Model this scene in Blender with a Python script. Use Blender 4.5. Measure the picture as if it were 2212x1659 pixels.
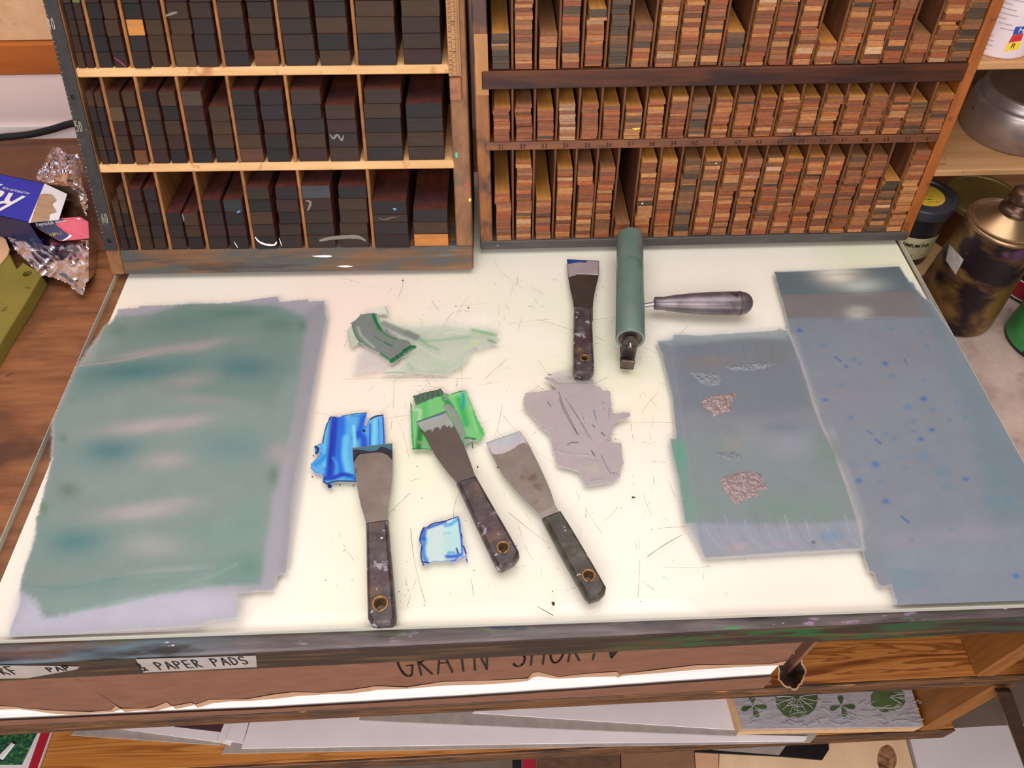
import bpy, bmesh, math, random
import numpy as np
from mathutils import Vector, Matrix

for o in list(bpy.data.objects):
    bpy.data.objects.remove(o)
SC = bpy.context.scene
COL = SC.collection
rnd = random.Random(11)
pi = math.pi

# ------------------------------------------------------------------ camera
IW, IH, F = 2212.0, 1659.0, 1594.48
RC = np.array([[0.99935, -0.02737, 0.02328], [-0.03591, -0.78122, 0.62322], [0.00113, -0.62366, -0.78170]])
_u, _s, _v = np.linalg.svd(RC)
RC = _u @ _v                                           # exact rotation: image right / down / forward in world axes
CAM = np.array([0.43001, -0.21981, 0.58209])           # metres; z = 0 is the top of the glass slab
cd = bpy.data.cameras.new('camera')
cam = bpy.data.objects.new('camera', cd)
COL.objects.link(cam)
cd.sensor_fit = 'HORIZONTAL'
cd.sensor_width = 36.0
cd.lens = F * 36.0 / IW
cd.clip_start = 0.01
cam.matrix_world = Matrix(((RC[0, 0], -RC[0, 1], -RC[0, 2], CAM[0]), (RC[1, 0], -RC[1, 1], -RC[1, 2], CAM[1]),
                           (RC[2, 0], -RC[2, 1], -RC[2, 2], CAM[2]), (0, 0, 0, 1)))
SC.camera = cam

# ------------------------------------------------------------------ light
SC.view_settings.view_transform = 'Standard'
SC.view_settings.look = 'None'
SC.view_settings.gamma = 1.0
SC.view_settings.use_curve_mapping = False
SC.view_settings.exposure = 0.0
wd = bpy.data.worlds.new('world')
SC.world = wd
wd.use_nodes = True
wd.node_tree.nodes['Background'].inputs[0].default_value = (1.0, 0.92, 0.86, 1)
wd.node_tree.nodes['Background'].inputs[1].default_value = 0.17


def area(name, loc, target, sx, sy, watts, colr):
    l = bpy.data.lights.new(name, 'AREA')
    l.shape = 'RECTANGLE'
    l.size, l.size_y, l.energy, l.color = sx, sy, watts, colr
    o = bpy.data.objects.new(name, l)
    COL.objects.link(o)
    o.location = loc
    o.rotation_euler = (Vector(target) - Vector(loc)).to_track_quat('-Z', 'Y').to_euler()
    return o


area('ceiling_lamp', (0.5, 0.30, 1.75), (0.46, 0.25, 0), 1.9, 1.3, 25.0, (1.0, 0.965, 0.945))
area('ceiling_lamp', (0.1, -1.35, 1.25), (0.42, 0.2, -0.1), 1.5, 0.8, 25, (1.0, 0.92, 0.88))
area('low_fill_light', (0.35, -1.25, -0.05), (0.42, 0.0, -0.25), 1.7, 0.7, 15, (1.0, 0.88, 0.85))  # added low fill to brighten the shelf fronts; no window known there


# ------------------------------------------------------------------ measuring: photograph pixel -> point in the place
def ray(px, py):
    return RC @ np.array([px - IW / 2, py - IH / 2, F])


def G(px, py, z=0.0):                                   # on the horizontal plane at height z
    r = ray(px, py)
    return CAM + r * (z - CAM[2]) / r[2]


def PY(px, py, y):                                      # on the vertical plane at distance y
    r = ray(px, py)
    return CAM + r * (y - CAM[1]) / r[1]


def PP(px, py, a, n):                                   # on the plane through a with normal n
    r = ray(px, py)
    return CAM + r * ((np.array(a) - CAM) @ np.array(n)) / (r @ np.array(n))


def to_px(P):
    q = (np.asarray(P) - CAM) @ RC
    return np.stack([IW / 2 + F * q[..., 0] / q[..., 2], IH / 2 + F * q[..., 1] / q[..., 2]], -1)


def lin(r, g, b):
    f = lambda c: (c / 255 / 12.92) if c / 255 <= 0.04045 else ((c / 255 + 0.055) / 1.055) ** 2.4
    return (f(r), f(g), f(b))


# ------------------------------------------------------------------ materials
def nodemat(name):
    m = bpy.data.materials.new(name)
    m.use_nodes = True
    nt = m.node_tree
    return m, nt, nt.nodes['Principled BSDF'], nt.nodes['Material Output']


def ramp_node(nt, stops):
    r = nt.nodes.new('ShaderNodeValToRGB')
    e = r.color_ramp.elements
    while len(e) < len(stops):
        e.new(0.5)
    for el, (p, c) in zip(e, stops):
        el.position = p
        el.color = (*c, 1)
    return r


def noise_node(nt, scale, vec, detail=4, dist=0.0, rough=0.55, off=0.0):
    mp = nt.nodes.new('ShaderNodeMapping')
    mp.inputs['Scale'].default_value = scale if isinstance(scale, tuple) else (scale,) * 3
    mp.inputs['Location'].default_value = (off, off * 0.7, off * 0.3)
    nt.links.new(vec, mp.inputs[0])
    n = nt.nodes.new('ShaderNodeTexNoise')
    n.inputs['Scale'].default_value = 1.0
    n.inputs['Detail'].default_value = detail
    n.inputs['Distortion'].default_value = dist
    n.inputs['Roughness'].default_value = rough
    nt.links.new(mp.outputs[0], n.inputs['Vector'])
    return n.outputs['Fac']


def mixc(nt, fac, a, b, mode='MIX'):
    m = nt.nodes.new('ShaderNodeMix')
    m.data_type = 'RGBA'
    m.blend_type = mode
    for s, v in ((m.inputs[0], fac), (m.inputs[6], a), (m.inputs[7], b)):
        if isinstance(v, (int, float)):
            s.default_value = v
        elif isinstance(v, tuple):
            s.default_value = (*v, 1)
        else:
            nt.links.new(v, s)
    return m.outputs[2]


def M(name, stops, scale=30.0, rough=0.55, metal=0.0, detail=5, dist=0.0, bump=0.0, spots=(), attr=None, spec=0.5, bscale=None):
    """noise ramp + spots [(colour, scale, from, to)] ; attr = mesh colour attribute multiplied in"""
    m, nt, bs, out = nodemat(name)
    tc = nt.nodes.new('ShaderNodeTexCoord').outputs['Object']
    if len(stops) == 1:
        stops = [(0.3, tuple(c * 0.9 for c in stops[0])), (0.7, tuple(min(1, c * 1.06) for c in stops[0]))]
    elif not isinstance(stops[0][0], (int, float)) or len(stops[0]) == 3:
        k = len(stops)
        stops = [(0.28 + 0.44 * i / (k - 1), c) for i, c in enumerate(stops)]
    nz = noise_node(nt, scale, tc, detail, dist)
    r = ramp_node(nt, stops)
    nt.links.new(nz, r.inputs[0])
    c = r.outputs[0]
    if attr:
        a = nt.nodes.new('ShaderNodeAttribute')
        a.attribute_name = attr
        c = mixc(nt, 1.0, c, a.outputs['Color'], 'MULTIPLY')
    for i, (sc_, ss, f0, f1, *xr) in enumerate(spots):
        s = noise_node(nt, ss, tc, 3, 0.3, off=3.7 * (i + 1))
        mr = nt.nodes.new('ShaderNodeMapRange')
        mr.inputs[1].default_value, mr.inputs[2].default_value = f0, f1
        nt.links.new(s, mr.inputs[0])
        fac = mr.outputs[0]
        if xr:                                          # only on this stretch of the thing
            sx = nt.nodes.new('ShaderNodeSeparateXYZ')
            nt.links.new(tc, sx.inputs[0])
            for a_, b_ in ((xr[0] - xr[2], xr[0] + xr[2]), (xr[1] + xr[2], xr[1] - xr[2])):
                m2 = nt.nodes.new('ShaderNodeMapRange')
                m2.inputs[1].default_value, m2.inputs[2].default_value = a_, b_
                nt.links.new(sx.outputs[0], m2.inputs[0])
                mm = nt.nodes.new('ShaderNodeMath')
                mm.operation = 'MULTIPLY'
                nt.links.new(fac, mm.inputs[0])
                nt.links.new(m2.outputs[0], mm.inputs[1])
                fac = mm.outputs[0]
        c = mixc(nt, fac, c, sc_)
    nt.links.new(c, bs.inputs['Base Color'])
    bs.inputs['Roughness'].default_value = rough
    bs.inputs['Metallic'].default_value = metal
    bs.inputs['Specular IOR Level'].default_value = spec
    if bump:
        b = nt.nodes.new('ShaderNodeBump')
        b.inputs['Strength'].default_value = bump
        b.inputs['Distance'].default_value = 0.002
        nt.links.new(nz if bscale is None else noise_node(nt, bscale, tc, 4), b.inputs['Height'])
        nt.links.new(b.outputs[0], bs.inputs['Normal'])
    return m


GX, GY, GZ = (7, 120, 120), (120, 7, 120), (120, 120, 7)
MAT = {}
MAT['bench_wood'] = M('bench_wood', [lin(104, 62, 36), lin(132, 82, 48), lin(150, 98, 60)], (16, 110, 50), 0.5, bump=0.12, dist=0.3, spots=(
    (lin(84, 50, 32), 12.0, 0.52, 0.7), (lin(66, 58, 56), 14.0, 0.6, 0.72), (lin(120, 104, 44), 22.0, 0.7, 0.76), (lin(52, 44, 46), 60.0, 0.70, 0.75), (lin(198, 186, 172), 120.0, 0.735, 0.765)))
MAT['rail_paint'] = M('rail_paint', [lin(52, 42, 42), lin(84, 72, 72), lin(112, 98, 98)], (16, 120, 120), 0.4, bump=0.3, spots=(
    (lin(92, 60, 36), (12, 160, 160), 0.52, 0.62, -1.2, -0.15, 0.05), (lin(84, 108, 122), (9, 60, 60), 0.46, 0.6, -0.45, -0.12, 0.06), (lin(92, 96, 80), (14, 60, 60), 0.58, 0.66, -0.2, 0.2, 0.05), (lin(34, 28, 30), (10, 50, 50), 0.58, 0.68),
    (lin(34, 118, 58), (26, 190, 190), 0.60, 0.66, 0.27, 0.48, 0.05), (lin(46, 84, 70), (16, 90, 90), 0.6, 0.66, 0.4, 0.75, 0.05), (lin(44, 52, 84), (20, 90, 90), 0.60, 0.68, 0.1, 0.6, 0.05),
    (lin(214, 196, 204), (60, 200, 200), 0.71, 0.74), (lin(150, 124, 156), (24, 90, 90), 0.66, 0.72), (lin(208, 176, 120), (70, 220, 220), 0.735, 0.75), (lin(170, 50, 60), (90, 200, 200), 0.76, 0.775)))
MAT['rail_face'] = M('rail_face', [lin(36, 27, 24), lin(56, 42, 34), lin(100, 74, 44)], (12, 140, 140), 0.5, bump=0.3, spots=((lin(26, 86, 42), (24, 130, 130), 0.50, 0.60, 0.25, 0.50, 0.06), (lin(44, 64, 50), (14, 60, 60), 0.5, 0.62, 0.45, 0.75, 0.06), (lin(60, 50, 34), (12, 60, 60), 0.5, 0.62, -0.4, -0.1, 0.05)))
MAT['plywood'] = M('plywood', [(0.36, lin(120, 62, 22)), (0.43, lin(176, 110, 52)), (0.52, lin(196, 132, 68)), (0.56, lin(132, 72, 28)), (0.62, lin(188, 122, 60)), (0.7, lin(150, 88, 38))], (5, 60, 60), 0.5, dist=1.6, detail=2, bump=0.1)
MAT['pine_orange'] = M('pine_orange', [(0.34, lin(176, 110, 48)), (0.43, lin(190, 126, 60)), (0.47, lin(150, 88, 34)), (0.51, lin(194, 130, 64)), (0.58, lin(196, 132, 66)), (0.62, lin(152, 90, 36)), (0.67, lin(192, 128, 62))], (3, 60, 60), 0.45, dist=0.8, detail=1.5)
MAT['shelf_edge'] = M('shelf_edge', [lin(54, 36, 24), lin(92, 60, 34), lin(136, 90, 50)], (14, 200, 260), 0.6, bump=0.5, spots=((lin(40, 30, 24), (16, 90, 90), 0.5, 0.66), (lin(176, 118, 66), (26, 300, 300), 0.66, 0.72)))
MAT['divider_wood'] = M('divider_wood', [lin(120, 74, 32), lin(158, 104, 50)], (150, 150, 10), 0.5)
MAT['cardboard'] = M('cardboard', [lin(112, 74, 56), lin(128, 88, 66)], (40, 90, 90), 0.85, spots=((lin(96, 70, 56), (40, 140, 140), 0.66, 0.76),))
MAT['cardboard_raw'] = M('cardboard_raw', [lin(168, 132, 104), lin(188, 152, 122)], (60, 200, 200), 0.9)
MAT['cardboard_dark'] = M('cardboard_dark', [lin(84, 62, 46), lin(112, 84, 62)], (60, 120, 120), 0.9)
MAT['white_paper'] = M('white_paper', [lin(238, 230, 228), lin(246, 240, 238)], 20.0, 0.8)
MAT['white_sheet'] = M('white_sheet', [lin(218, 212, 216), lin(228, 222, 226)], 12.0, 0.7)
MAT['paper_edges'] = M('paper_edges', [(0.38, lin(226, 216, 216)), (0.46, lin(250, 246, 246))], (0.8, 4, 700), 0.8, detail=2)
MAT['grey_board'] = M('grey_board', [lin(150, 142, 138), lin(166, 158, 152)], 90.0, 0.85)
MAT['maroon'] = M('maroon', [lin(70, 36, 46)], 40.0, 0.6)
MAT['red_card'] = M('red_card', [lin(168, 26, 48)], 40.0, 0.5)
MAT['white_metal'] = M('white_metal', [lin(250, 236, 236)], 8.0, 0.5)
MAT['wall_white'] = M('wall_white', [lin(246, 222, 220), lin(250, 228, 226)], 4.0, 0.6)
MAT['tack'] = M('tack', [lin(206, 160, 120), lin(222, 180, 140)], 60.0, 0.85, spots=((lin(160, 118, 84), 90.0, 0.66, 0.74),))
MAT['trim_wood'] = M('trim_wood', [lin(150, 78, 26), lin(186, 104, 40)], (6, 60, 60), 0.45, dist=0.5)
MAT['hardboard'] = M('hardboard', [lin(112, 70, 48), lin(128, 82, 58)], 25.0, 0.5, spots=((lin(160, 120, 96), 70.0, 0.7, 0.76),))
MAT['floor'] = M('floor', [lin(110, 96, 84), lin(134, 118, 104)], 14.0, 0.7)
MAT['grey_bench'] = M('grey_bench', [lin(140, 118, 112), lin(174, 152, 142), lin(190, 168, 156)], 26.0, 0.65, spots=((lin(98, 78, 84), 12.0, 0.58, 0.7), (lin(186, 174, 168), 60.0, 0.68, 0.76), (lin(60, 52, 60), 110.0, 0.735, 0.76)), bump=0.2)
MAT['shelf_wood'] = M('shelf_wood', [lin(186, 136, 88), lin(214, 168, 118)], (6, 60, 60), 0.6, spots=((lin(120, 84, 58), 60.0, 0.68, 0.76), (lin(90, 80, 80), 120.0, 0.72, 0.76)))
MAT['pegboard'] = M('pegboard', [lin(150, 134, 126), lin(164, 148, 140)], 20.0, 0.7)
MAT['black'] = M('black', [lin(22, 20, 22)], 60.0, 0.45)
MAT['recess_shade'] = M('recess_shade', [lin(18, 13, 10)], 60.0, 0.8)  # near-black colour stands in for shade deep inside recesses
MAT['rubber'] = M('rubber', [lin(30, 28, 34)], 60.0, 0.5)
# racks
MAT['rack_wood'] = M('rack_wood', [lin(82, 56, 34), lin(112, 78, 46), lin(132, 92, 54)], (8, 120, 120), 0.55, bump=0.25, spots=((lin(74, 74, 70), (9, 40, 40), 0.42, 0.58), (lin(54, 48, 44), (9, 80, 80), 0.56, 0.68), (lin(92, 104, 112), (10, 70, 70), 0.62, 0.72), (lin(150, 96, 50), (14, 200, 200), 0.68, 0.76)))
MAT['rack_rim'] = M('rack_rim', [lin(98, 62, 38), lin(130, 86, 52), lin(150, 102, 62)], (90, 90, 9), 0.6, bump=0.15, spots=((lin(98, 78, 62), 30.0, 0.6, 0.7), (lin(84, 52, 40), 60.0, 0.66, 0.74)))
MAT['light_wood'] = M('light_wood', [lin(206, 156, 100), lin(228, 184, 130)], (14, 140, 140), 0.65, spots=((lin(180, 122, 74), 50.0, 0.6, 0.72),))
MAT['divider_light'] = M('divider_light', [lin(112, 70, 36), lin(164, 110, 58)], (110, 110, 14), 0.65)
MAT['metal_black'] = M('metal_black', [lin(34, 32, 34), lin(50, 46, 46)], 80.0, 0.5, spots=((lin(110, 104, 100), 240.0, 0.72, 0.75), (lin(60, 58, 56), 40.0, 0.62, 0.72)))
MAT['ivory'] = M('ivory', [lin(196, 186, 168)], 60.0, 0.6)
MAT['dark_rack'] = M('dark_rack', [lin(74, 40, 20), lin(112, 62, 30), lin(134, 78, 38)], (9, 110, 110), 0.5, bump=0.15, spots=((lin(58, 34, 28), (12, 40, 40), 0.5, 0.64), (lin(48, 32, 30), (30, 60, 60), 0.62, 0.72)))
MAT['dark_rail'] = M('dark_rail', [lin(48, 26, 18), lin(76, 40, 24), lin(100, 54, 28)], (9, 110, 110), 0.45, bump=0.15, spots=((lin(50, 30, 28), (8, 40, 40), 0.48, 0.62),), spec=0.25)
MAT['orange_rim'] = M('orange_rim', [lin(134, 72, 24), lin(168, 94, 36)], (110, 110, 12), 0.5, bump=0.2, spots=((lin(112, 62, 34), 50.0, 0.6, 0.7),))
MAT['left_rim'] = M('left_rim', [lin(92, 52, 28), lin(136, 82, 40), lin(160, 102, 48)], (90, 90, 9), 0.5, bump=0.15, spots=((lin(74, 46, 36), 18.0, 0.52, 0.62),))
MAT['thin_divider'] = M('thin_divider', [lin(82, 46, 26), lin(120, 72, 38)], (120, 120, 14), 0.6, bump=0.2)
MAT['sooty_rail'] = M('sooty_rail', [lin(58, 56, 54), lin(82, 78, 74)], (20, 90, 90), 0.5, bump=0.2, spots=((lin(86, 64, 46), (14, 80, 80), 0.58, 0.7), (lin(176, 180, 184), (60, 90, 90), 0.73, 0.76)))
MAT['block_end'] = M('block_end', [(0.3, (0.75, 0.75, 0.75)), (0.7, (1.15, 1.15, 1.15))], (30, 30, 160), 0.5, attr='Tint', bump=0.15, spec=0.2, spots=((lin(104, 96, 96), 150.0, 0.735, 0.78),))
MAT['block_side'] = M('block_side', [lin(80, 38, 28), lin(112, 56, 40)], (140, 9, 140), 0.42, spec=0.35, spots=((lin(74, 46, 48), 40.0, 0.5, 0.66), (lin(58, 36, 34), 20.0, 0.55, 0.7)))
MAT['strip_end'] = M('strip_end', [(0.3, (0.72, 0.70, 0.68)), (0.7, (1.22, 1.2, 1.18))], (170, 40, 420), 0.55, attr='Tint', bump=0.25, spots=((lin(60, 44, 36), 260.0, 0.72, 0.76),))
MAT['strip_side'] = M('strip_side', [(0.3, (0.85, 0.8, 0.75)), (0.7, (1.2, 1.15, 1.1))], (260, 8, 200), 0.5, attr='Tint')
MAT['ink_mark'] = M('ink_mark', [lin(52, 30, 22)], 60.0, 0.7)
MAT['marker'] = M('marker', [lin(28, 24, 26)], 60.0, 0.7)
MAT['rule_wood'] = M('rule_wood', [lin(164, 112, 60), lin(184, 132, 76)], (90, 90, 14), 0.5)
# tools
MAT['blade_steel'] = M('blade_steel', [lin(122, 118, 112), lin(144, 140, 134)], (50, 50, 50), 0.34, metal=0.85, spots=((lin(112, 98, 88), 60.0, 0.6, 0.74),))
MAT['blade_brown'] = M('blade_brown', [lin(92, 88, 84), lin(106, 101, 96)], (50, 50, 50), 0.33, metal=0.8)
MAT['handle_grime'] = M('handle_grime', [lin(38, 32, 34), lin(66, 56, 58), lin(92, 82, 84)], 90.0, 0.38, bump=0.4, detail=8, spots=((lin(62, 34, 46), 46.0, 0.54, 0.66), (lin(92, 66, 48), 36.0, 0.6, 0.7), (lin(146, 142, 152), 90.0, 0.62, 0.68), (lin(210, 206, 206), 130.0, 0.69, 0.72)))
MAT['handle_olive'] = M('handle_olive', [lin(34, 32, 26), lin(60, 57, 48), lin(86, 82, 72)], 90.0, 0.42, bump=0.4, detail=8, spots=((lin(96, 46, 32), (50, 50, 50), 0.66, 0.7), (lin(196, 192, 184), 130.0, 0.69, 0.72)))
MAT['brass'] = M('brass', [lin(120, 92, 62), lin(158, 124, 84)], 160.0, 0.42, metal=0.7, spots=((lin(60, 46, 40), 200.0, 0.6, 0.7),))
MAT['roller'] = M('roller', [lin(88, 112, 104), lin(108, 132, 122)], (18, 14, 40), 0.3, spots=((lin(112, 116, 114), (30, 18, 30), 0.56, 0.72), (lin(66, 100, 96), 25.0, 0.6, 0.72)), spec=0.5)
MAT['roller_rim'] = M('roller_rim', [lin(120, 140, 132)], 50.0, 0.4)
MAT['old_iron'] = M('old_iron', [lin(66, 54, 50), lin(104, 88, 82)], 80.0, 0.4, metal=0.5, spots=((lin(56, 70, 84), 60.0, 0.6, 0.68), (lin(150, 90, 84), 70.0, 0.68, 0.74)))
MAT['handle_metal'] = M('handle_metal', [lin(92, 84, 90), lin(136, 126, 132)], 45.0, 0.32, metal=0.55, bump=0.15, spots=((lin(60, 50, 56), 50.0, 0.6, 0.72), (lin(120, 40, 44), 90.0, 0.73, 0.76)))
MAT['steel'] = M('steel', [lin(150, 148, 146)], 50.0, 0.3, metal=0.9)
# clutter
MAT['blue_card'] = M('blue_card', [lin(24, 40, 168), lin(30, 50, 182)], 12.0, 0.35)
MAT['navy_card'] = M('navy_card', [lin(26, 24, 52), lin(36, 40, 92)], 20.0, 0.4)
MAT['pink_card'] = M('pink_card', [lin(206, 84, 104), lin(222, 106, 124)], 20.0, 0.4)
MAT['white_print'] = M('white_print', [lin(238, 236, 242)], 30.0, 0.5)
MAT['yellow_print'] = M('yellow_print', [lin(206, 186, 50)], 30.0, 0.5)
MAT['foil'] = M('foil', [lin(205, 200, 210), lin(228, 224, 232)], 40.0, 0.2, metal=1.0, bump=0.35, bscale=55.0)
MAT['olive_paint'] = M('olive_paint', [lin(116, 106, 38), lin(134, 122, 50)], 22.0, 0.5, spots=((lin(80, 70, 30), 60.0, 0.64, 0.74), (lin(92, 80, 30), 200.0, 0.7, 0.75)))
MAT['tan_card'] = M('tan_card', [lin(214, 168, 134)], 30.0, 0.8)
MAT['brass_can'] = M('brass_can', [lin(96, 66, 34), lin(140, 104, 56), lin(160, 122, 70)], 22.0, 0.42, metal=0.45, spots=((lin(40, 28, 34), (16, 16, 22), 0.46, 0.6), (lin(96, 66, 100), 34.0, 0.66, 0.74), (lin(40, 34, 40), 90.0, 0.7, 0.74)), bump=0.1)
MAT['brass_top'] = M('brass_top', [lin(146, 118, 86), lin(184, 156, 120)], 18.0, 0.3, metal=0.9, spots=((lin(110, 80, 60), 26.0, 0.58, 0.72),))
MAT['brass_dark'] = M('brass_dark', [lin(70, 52, 50), lin(112, 86, 66)], 60.0, 0.32, metal=0.8)
MAT['ink_can'] = M('ink_can', [lin(26, 25, 30), lin(40, 39, 44)], 40.0, 0.4)
MAT['ink_lid'] = M('ink_lid', [lin(50, 50, 58), lin(62, 62, 70)], 40.0, 0.35)
MAT['label_cream'] = M('label_cream', [lin(198, 188, 140), lin(212, 204, 160)], 40.0, 0.6, spots=((lin(168, 160, 150), 60.0, 0.6, 0.7),))
MAT['label_yellow'] = M('label_yellow', [lin(206, 170, 50), lin(218, 184, 66)], 40.0, 0.5)
MAT['gold_lid'] = M('gold_lid', [lin(132, 114, 62), lin(156, 136, 80)], 30.0, 0.45, metal=0.3, spots=((lin(70, 58, 36), 80.0, 0.66, 0.74),))
MAT['brown_can'] = M('brown_can', [lin(98, 54, 22), lin(122, 70, 30)], 30.0, 0.45, spots=((lin(40, 28, 20), 40.0, 0.62, 0.7),))
MAT['tin'] = M('tin', [lin(156, 146, 144), lin(178, 168, 166)], 30.0, 0.34, metal=0.75, spots=((lin(120, 104, 92), 16.0, 0.56, 0.7), (lin(60, 52, 50), 90.0, 0.73, 0.75)))
MAT['tin_lid'] = M('tin_lid', [lin(112, 98, 86), lin(130, 116, 102)], 40.0, 0.45, metal=0.5, spots=((lin(96, 40, 44), 30.0, 0.67, 0.7),))
MAT['dark_red'] = M('dark_red', [lin(104, 40, 44)], 40.0, 0.6)
MAT['can_white'] = M('can_white', [lin(222, 206, 212), lin(234, 220, 224)], 20.0, 0.45, spots=((lin(150, 120, 160), 46.0, 0.68, 0.74),))
MAT['can_grey'] = M('can_grey', [lin(150, 146, 164)], 20.0, 0.45)
MAT['print_blue'] = M('print_blue', [lin(36, 76, 160)], 30.0, 0.5)
MAT['print_red'] = M('print_red', [lin(206, 44, 50)], 30.0, 0.5)
MAT['print_yellow'] = M('print_yellow', [lin(240, 210, 50)], 30.0, 0.5)
MAT['green_label'] = M('green_label', [lin(40, 120, 62), lin(60, 148, 80)], 40.0, 0.4)
MAT['lino'] = M('lino', [lin(158, 154, 162), lin(176, 172, 180)], (60, 120, 60), 0.6, bump=0.6, spots=((lin(76, 110, 56), 40.0, 0.7, 0.76),), bscale=(50, 140, 60))
MAT['lino_green'] = M('lino_green', [lin(58, 78, 42), lin(84, 106, 64)], 60.0, 0.5, spots=((lin(160, 166, 156), (30, 160, 60), 0.6, 0.68),))
MAT['mdf'] = M('mdf', [lin(196, 158, 116), lin(212, 176, 134)], (120, 120, 120), 0.8)
MAT['pale_pine'] = M('pale_pine', [lin(226, 190, 150), lin(240, 208, 170)], (30, 8, 30), 0.6)
MAT['knot'] = M('knot', [(0.3, lin(84, 54, 34)), (0.5, lin(150, 106, 74)), (0.7, lin(186, 140, 104))], 60.0, 0.6, dist=1.0)
MAT['green_art'] = M('green_art', [(0.3, lin(8, 40, 44)), (0.48, lin(20, 84, 56)), (0.62, lin(50, 120, 60)), (0.72, lin(120, 140, 60))], 260.0, 0.6, detail=2)
MAT['brown_board'] = M('brown_board', [lin(128, 92, 66), lin(146, 108, 80)], (20, 60, 20), 0.7)


def ink_material(name, rough, bump, bscale, spec=0.5):
    m, nt, bs, out = nodemat(name)
    a = nt.nodes.new('ShaderNodeAttribute')
    a.attribute_name = 'Ink'
    nt.links.new(a.outputs['Color'], bs.inputs['Base Color'])
    bs.inputs['Roughness'].default_value = rough
    bs.inputs['Specular IOR Level'].default_value = spec
    tc = nt.nodes.new('ShaderNodeTexCoord').outputs['Object']
    n = noise_node(nt, bscale, tc, 3)
    b = nt.nodes.new('ShaderNodeBump')
    b.inputs['Strength'].default_value = bump
    b.inputs['Distance'].default_value = 0.0006
    nt.links.new(n, b.inputs['Height'])
    nt.links.new(b.outputs[0], bs.inputs['Normal'])
    c = nt.nodes.new('ShaderNodeAttribute')
    c.attribute_name = 'Cover'
    tr = nt.nodes.new('ShaderNodeBsdfTransparent')
    mx = nt.nodes.new('ShaderNodeMixShader')
    nt.links.new(c.outputs['Fac'], mx.inputs[0])
    nt.links.new(tr.outputs[0], mx.inputs[1])
    nt.links.new(bs.outputs[0], mx.inputs[2])
    nt.links.new(mx.outputs[0], out.inputs['Surface'])
    return m


MAT['ink_film'] = ink_material('ink_film', 0.36, 0.10, 700.0, 0.4)
MAT['ink_wet'] = ink_material('ink_wet', 0.15, 0.5, (420.0, 160.0, 200.0), 0.28)
MAT['ink_skin'] = M('ink_skin', [lin(120, 104, 104), lin(160, 142, 142)], 260.0, 0.14, bump=1.0, bscale=300.0, spec=1.0)


def glass_material():
    m, nt, bs, out = nodemat('slab_glass')
    nt.nodes.remove(bs)
    tr = nt.nodes.new('ShaderNodeBsdfTransparent')
    tr.inputs[0].default_value = (0.985, 0.992, 0.980, 1)
    gl = nt.nodes.new('ShaderNodeBsdfGlossy')
    gl.inputs['Roughness'].default_value = 0.03
    lw = nt.nodes.new('ShaderNodeLayerWeight')
    pw = nt.nodes.new('ShaderNodeMath')
    pw.operation = 'POWER'
    pw.inputs[1].default_value = 4.0
    nt.links.new(lw.outputs['Facing'], pw.inputs[0])
    fr = nt.nodes.new('ShaderNodeMath')
    fr.operation = 'MULTIPLY_ADD'
    fr.inputs[1].default_value, fr.inputs[2].default_value = 0.6, 0.02
    nt.links.new(pw.outputs[0], fr.inputs[0])
    mx = nt.nodes.new('ShaderNodeMixShader')
    nt.links.new(fr.outputs[0], mx.inputs[0])
    nt.links.new(tr.outputs[0], mx.inputs[1])
    nt.links.new(gl.outputs[0], mx.inputs[2])
    nt.links.new(mx.outputs[0], out.inputs['Surface'])
    return m


MAT['glass'] = glass_material()
MAT['glass_edge'] = M('glass_edge', [lin(176, 180, 168), lin(200, 200, 188)], (10, 60, 60), 0.3)
MAT['backing'] = M('backing', [lin(246, 238, 230), lin(248, 242, 234)], 3.0, 0.7, spots=((lin(236, 236, 212), 2.6, 0.52, 0.66), (lin(250, 230, 222), 3.0, 0.46, 0.66)))

# ------------------------------------------------------------------ mesh helpers


OG = {}


class MB:
    """collects geometry in world coordinates; build() links ONE mesh object"""

    def __init__(self):
        self.v, self.f, self.mi, self.t = [], [], [], []

    def add(self, verts, faces, mi=0, tint=(1, 1, 1)):
        b = len(self.v)
        self.v += [tuple(map(float, p)) for p in verts]
        for k, fc in enumerate(faces):
            self.f.append([b + i for i in fc])
            self.mi.append(mi[k] if isinstance(mi, (list, tuple)) else mi)
            self.t.append(tint)
        return self

    def build(self, name, mats, parent=None, origin=None, smooth=False, tint=False):
        if not isinstance(mats, (list, tuple)):
            mats = [mats]
        og = np.array(OG[parent.name] if parent is not None else (origin if origin is not None else np.mean(self.v, 0)), float)
        me = bpy.data.meshes.new(name)
        me.from_pydata([tuple(np.array(p) - og) for p in self.v], [], self.f)
        for m in mats:
            me.materials.append(MAT[m] if isinstance(m, str) else m)
        me.polygons.foreach_set('material_index', self.mi)
        if tint:
            a = me.color_attributes.new('Tint', 'FLOAT_COLOR', 'CORNER')
            a.data.foreach_set('color', np.concatenate([np.tile([*t, 1.0], len(f)) for f, t in zip(self.f, self.t)]).astype('f4'))
        if smooth:
            me.polygons.foreach_set('use_smooth', [True] * len(me.polygons))
        me.update()
        o = bpy.data.objects.new(name, me)
        COL.objects.link(o)
        if parent is not None:
            o.parent = parent
        else:
            o.location = og
        OG[o.name] = og
        return o


def empty(name, loc):
    o = bpy.data.objects.new(name, None)
    o.empty_display_size = 0.02
    COL.objects.link(o)
    o.location = loc
    OG[o.name] = np.array(loc, float)
    return o


def tag(o, label, cat, group=None, kind=None):
    o['label'], o['category'] = label, cat
    if group:
        o['group'] = group
    if kind:
        o['kind'] = kind
    return o


def struct(o):
    o['kind'] = 'structure'
    return o


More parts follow.
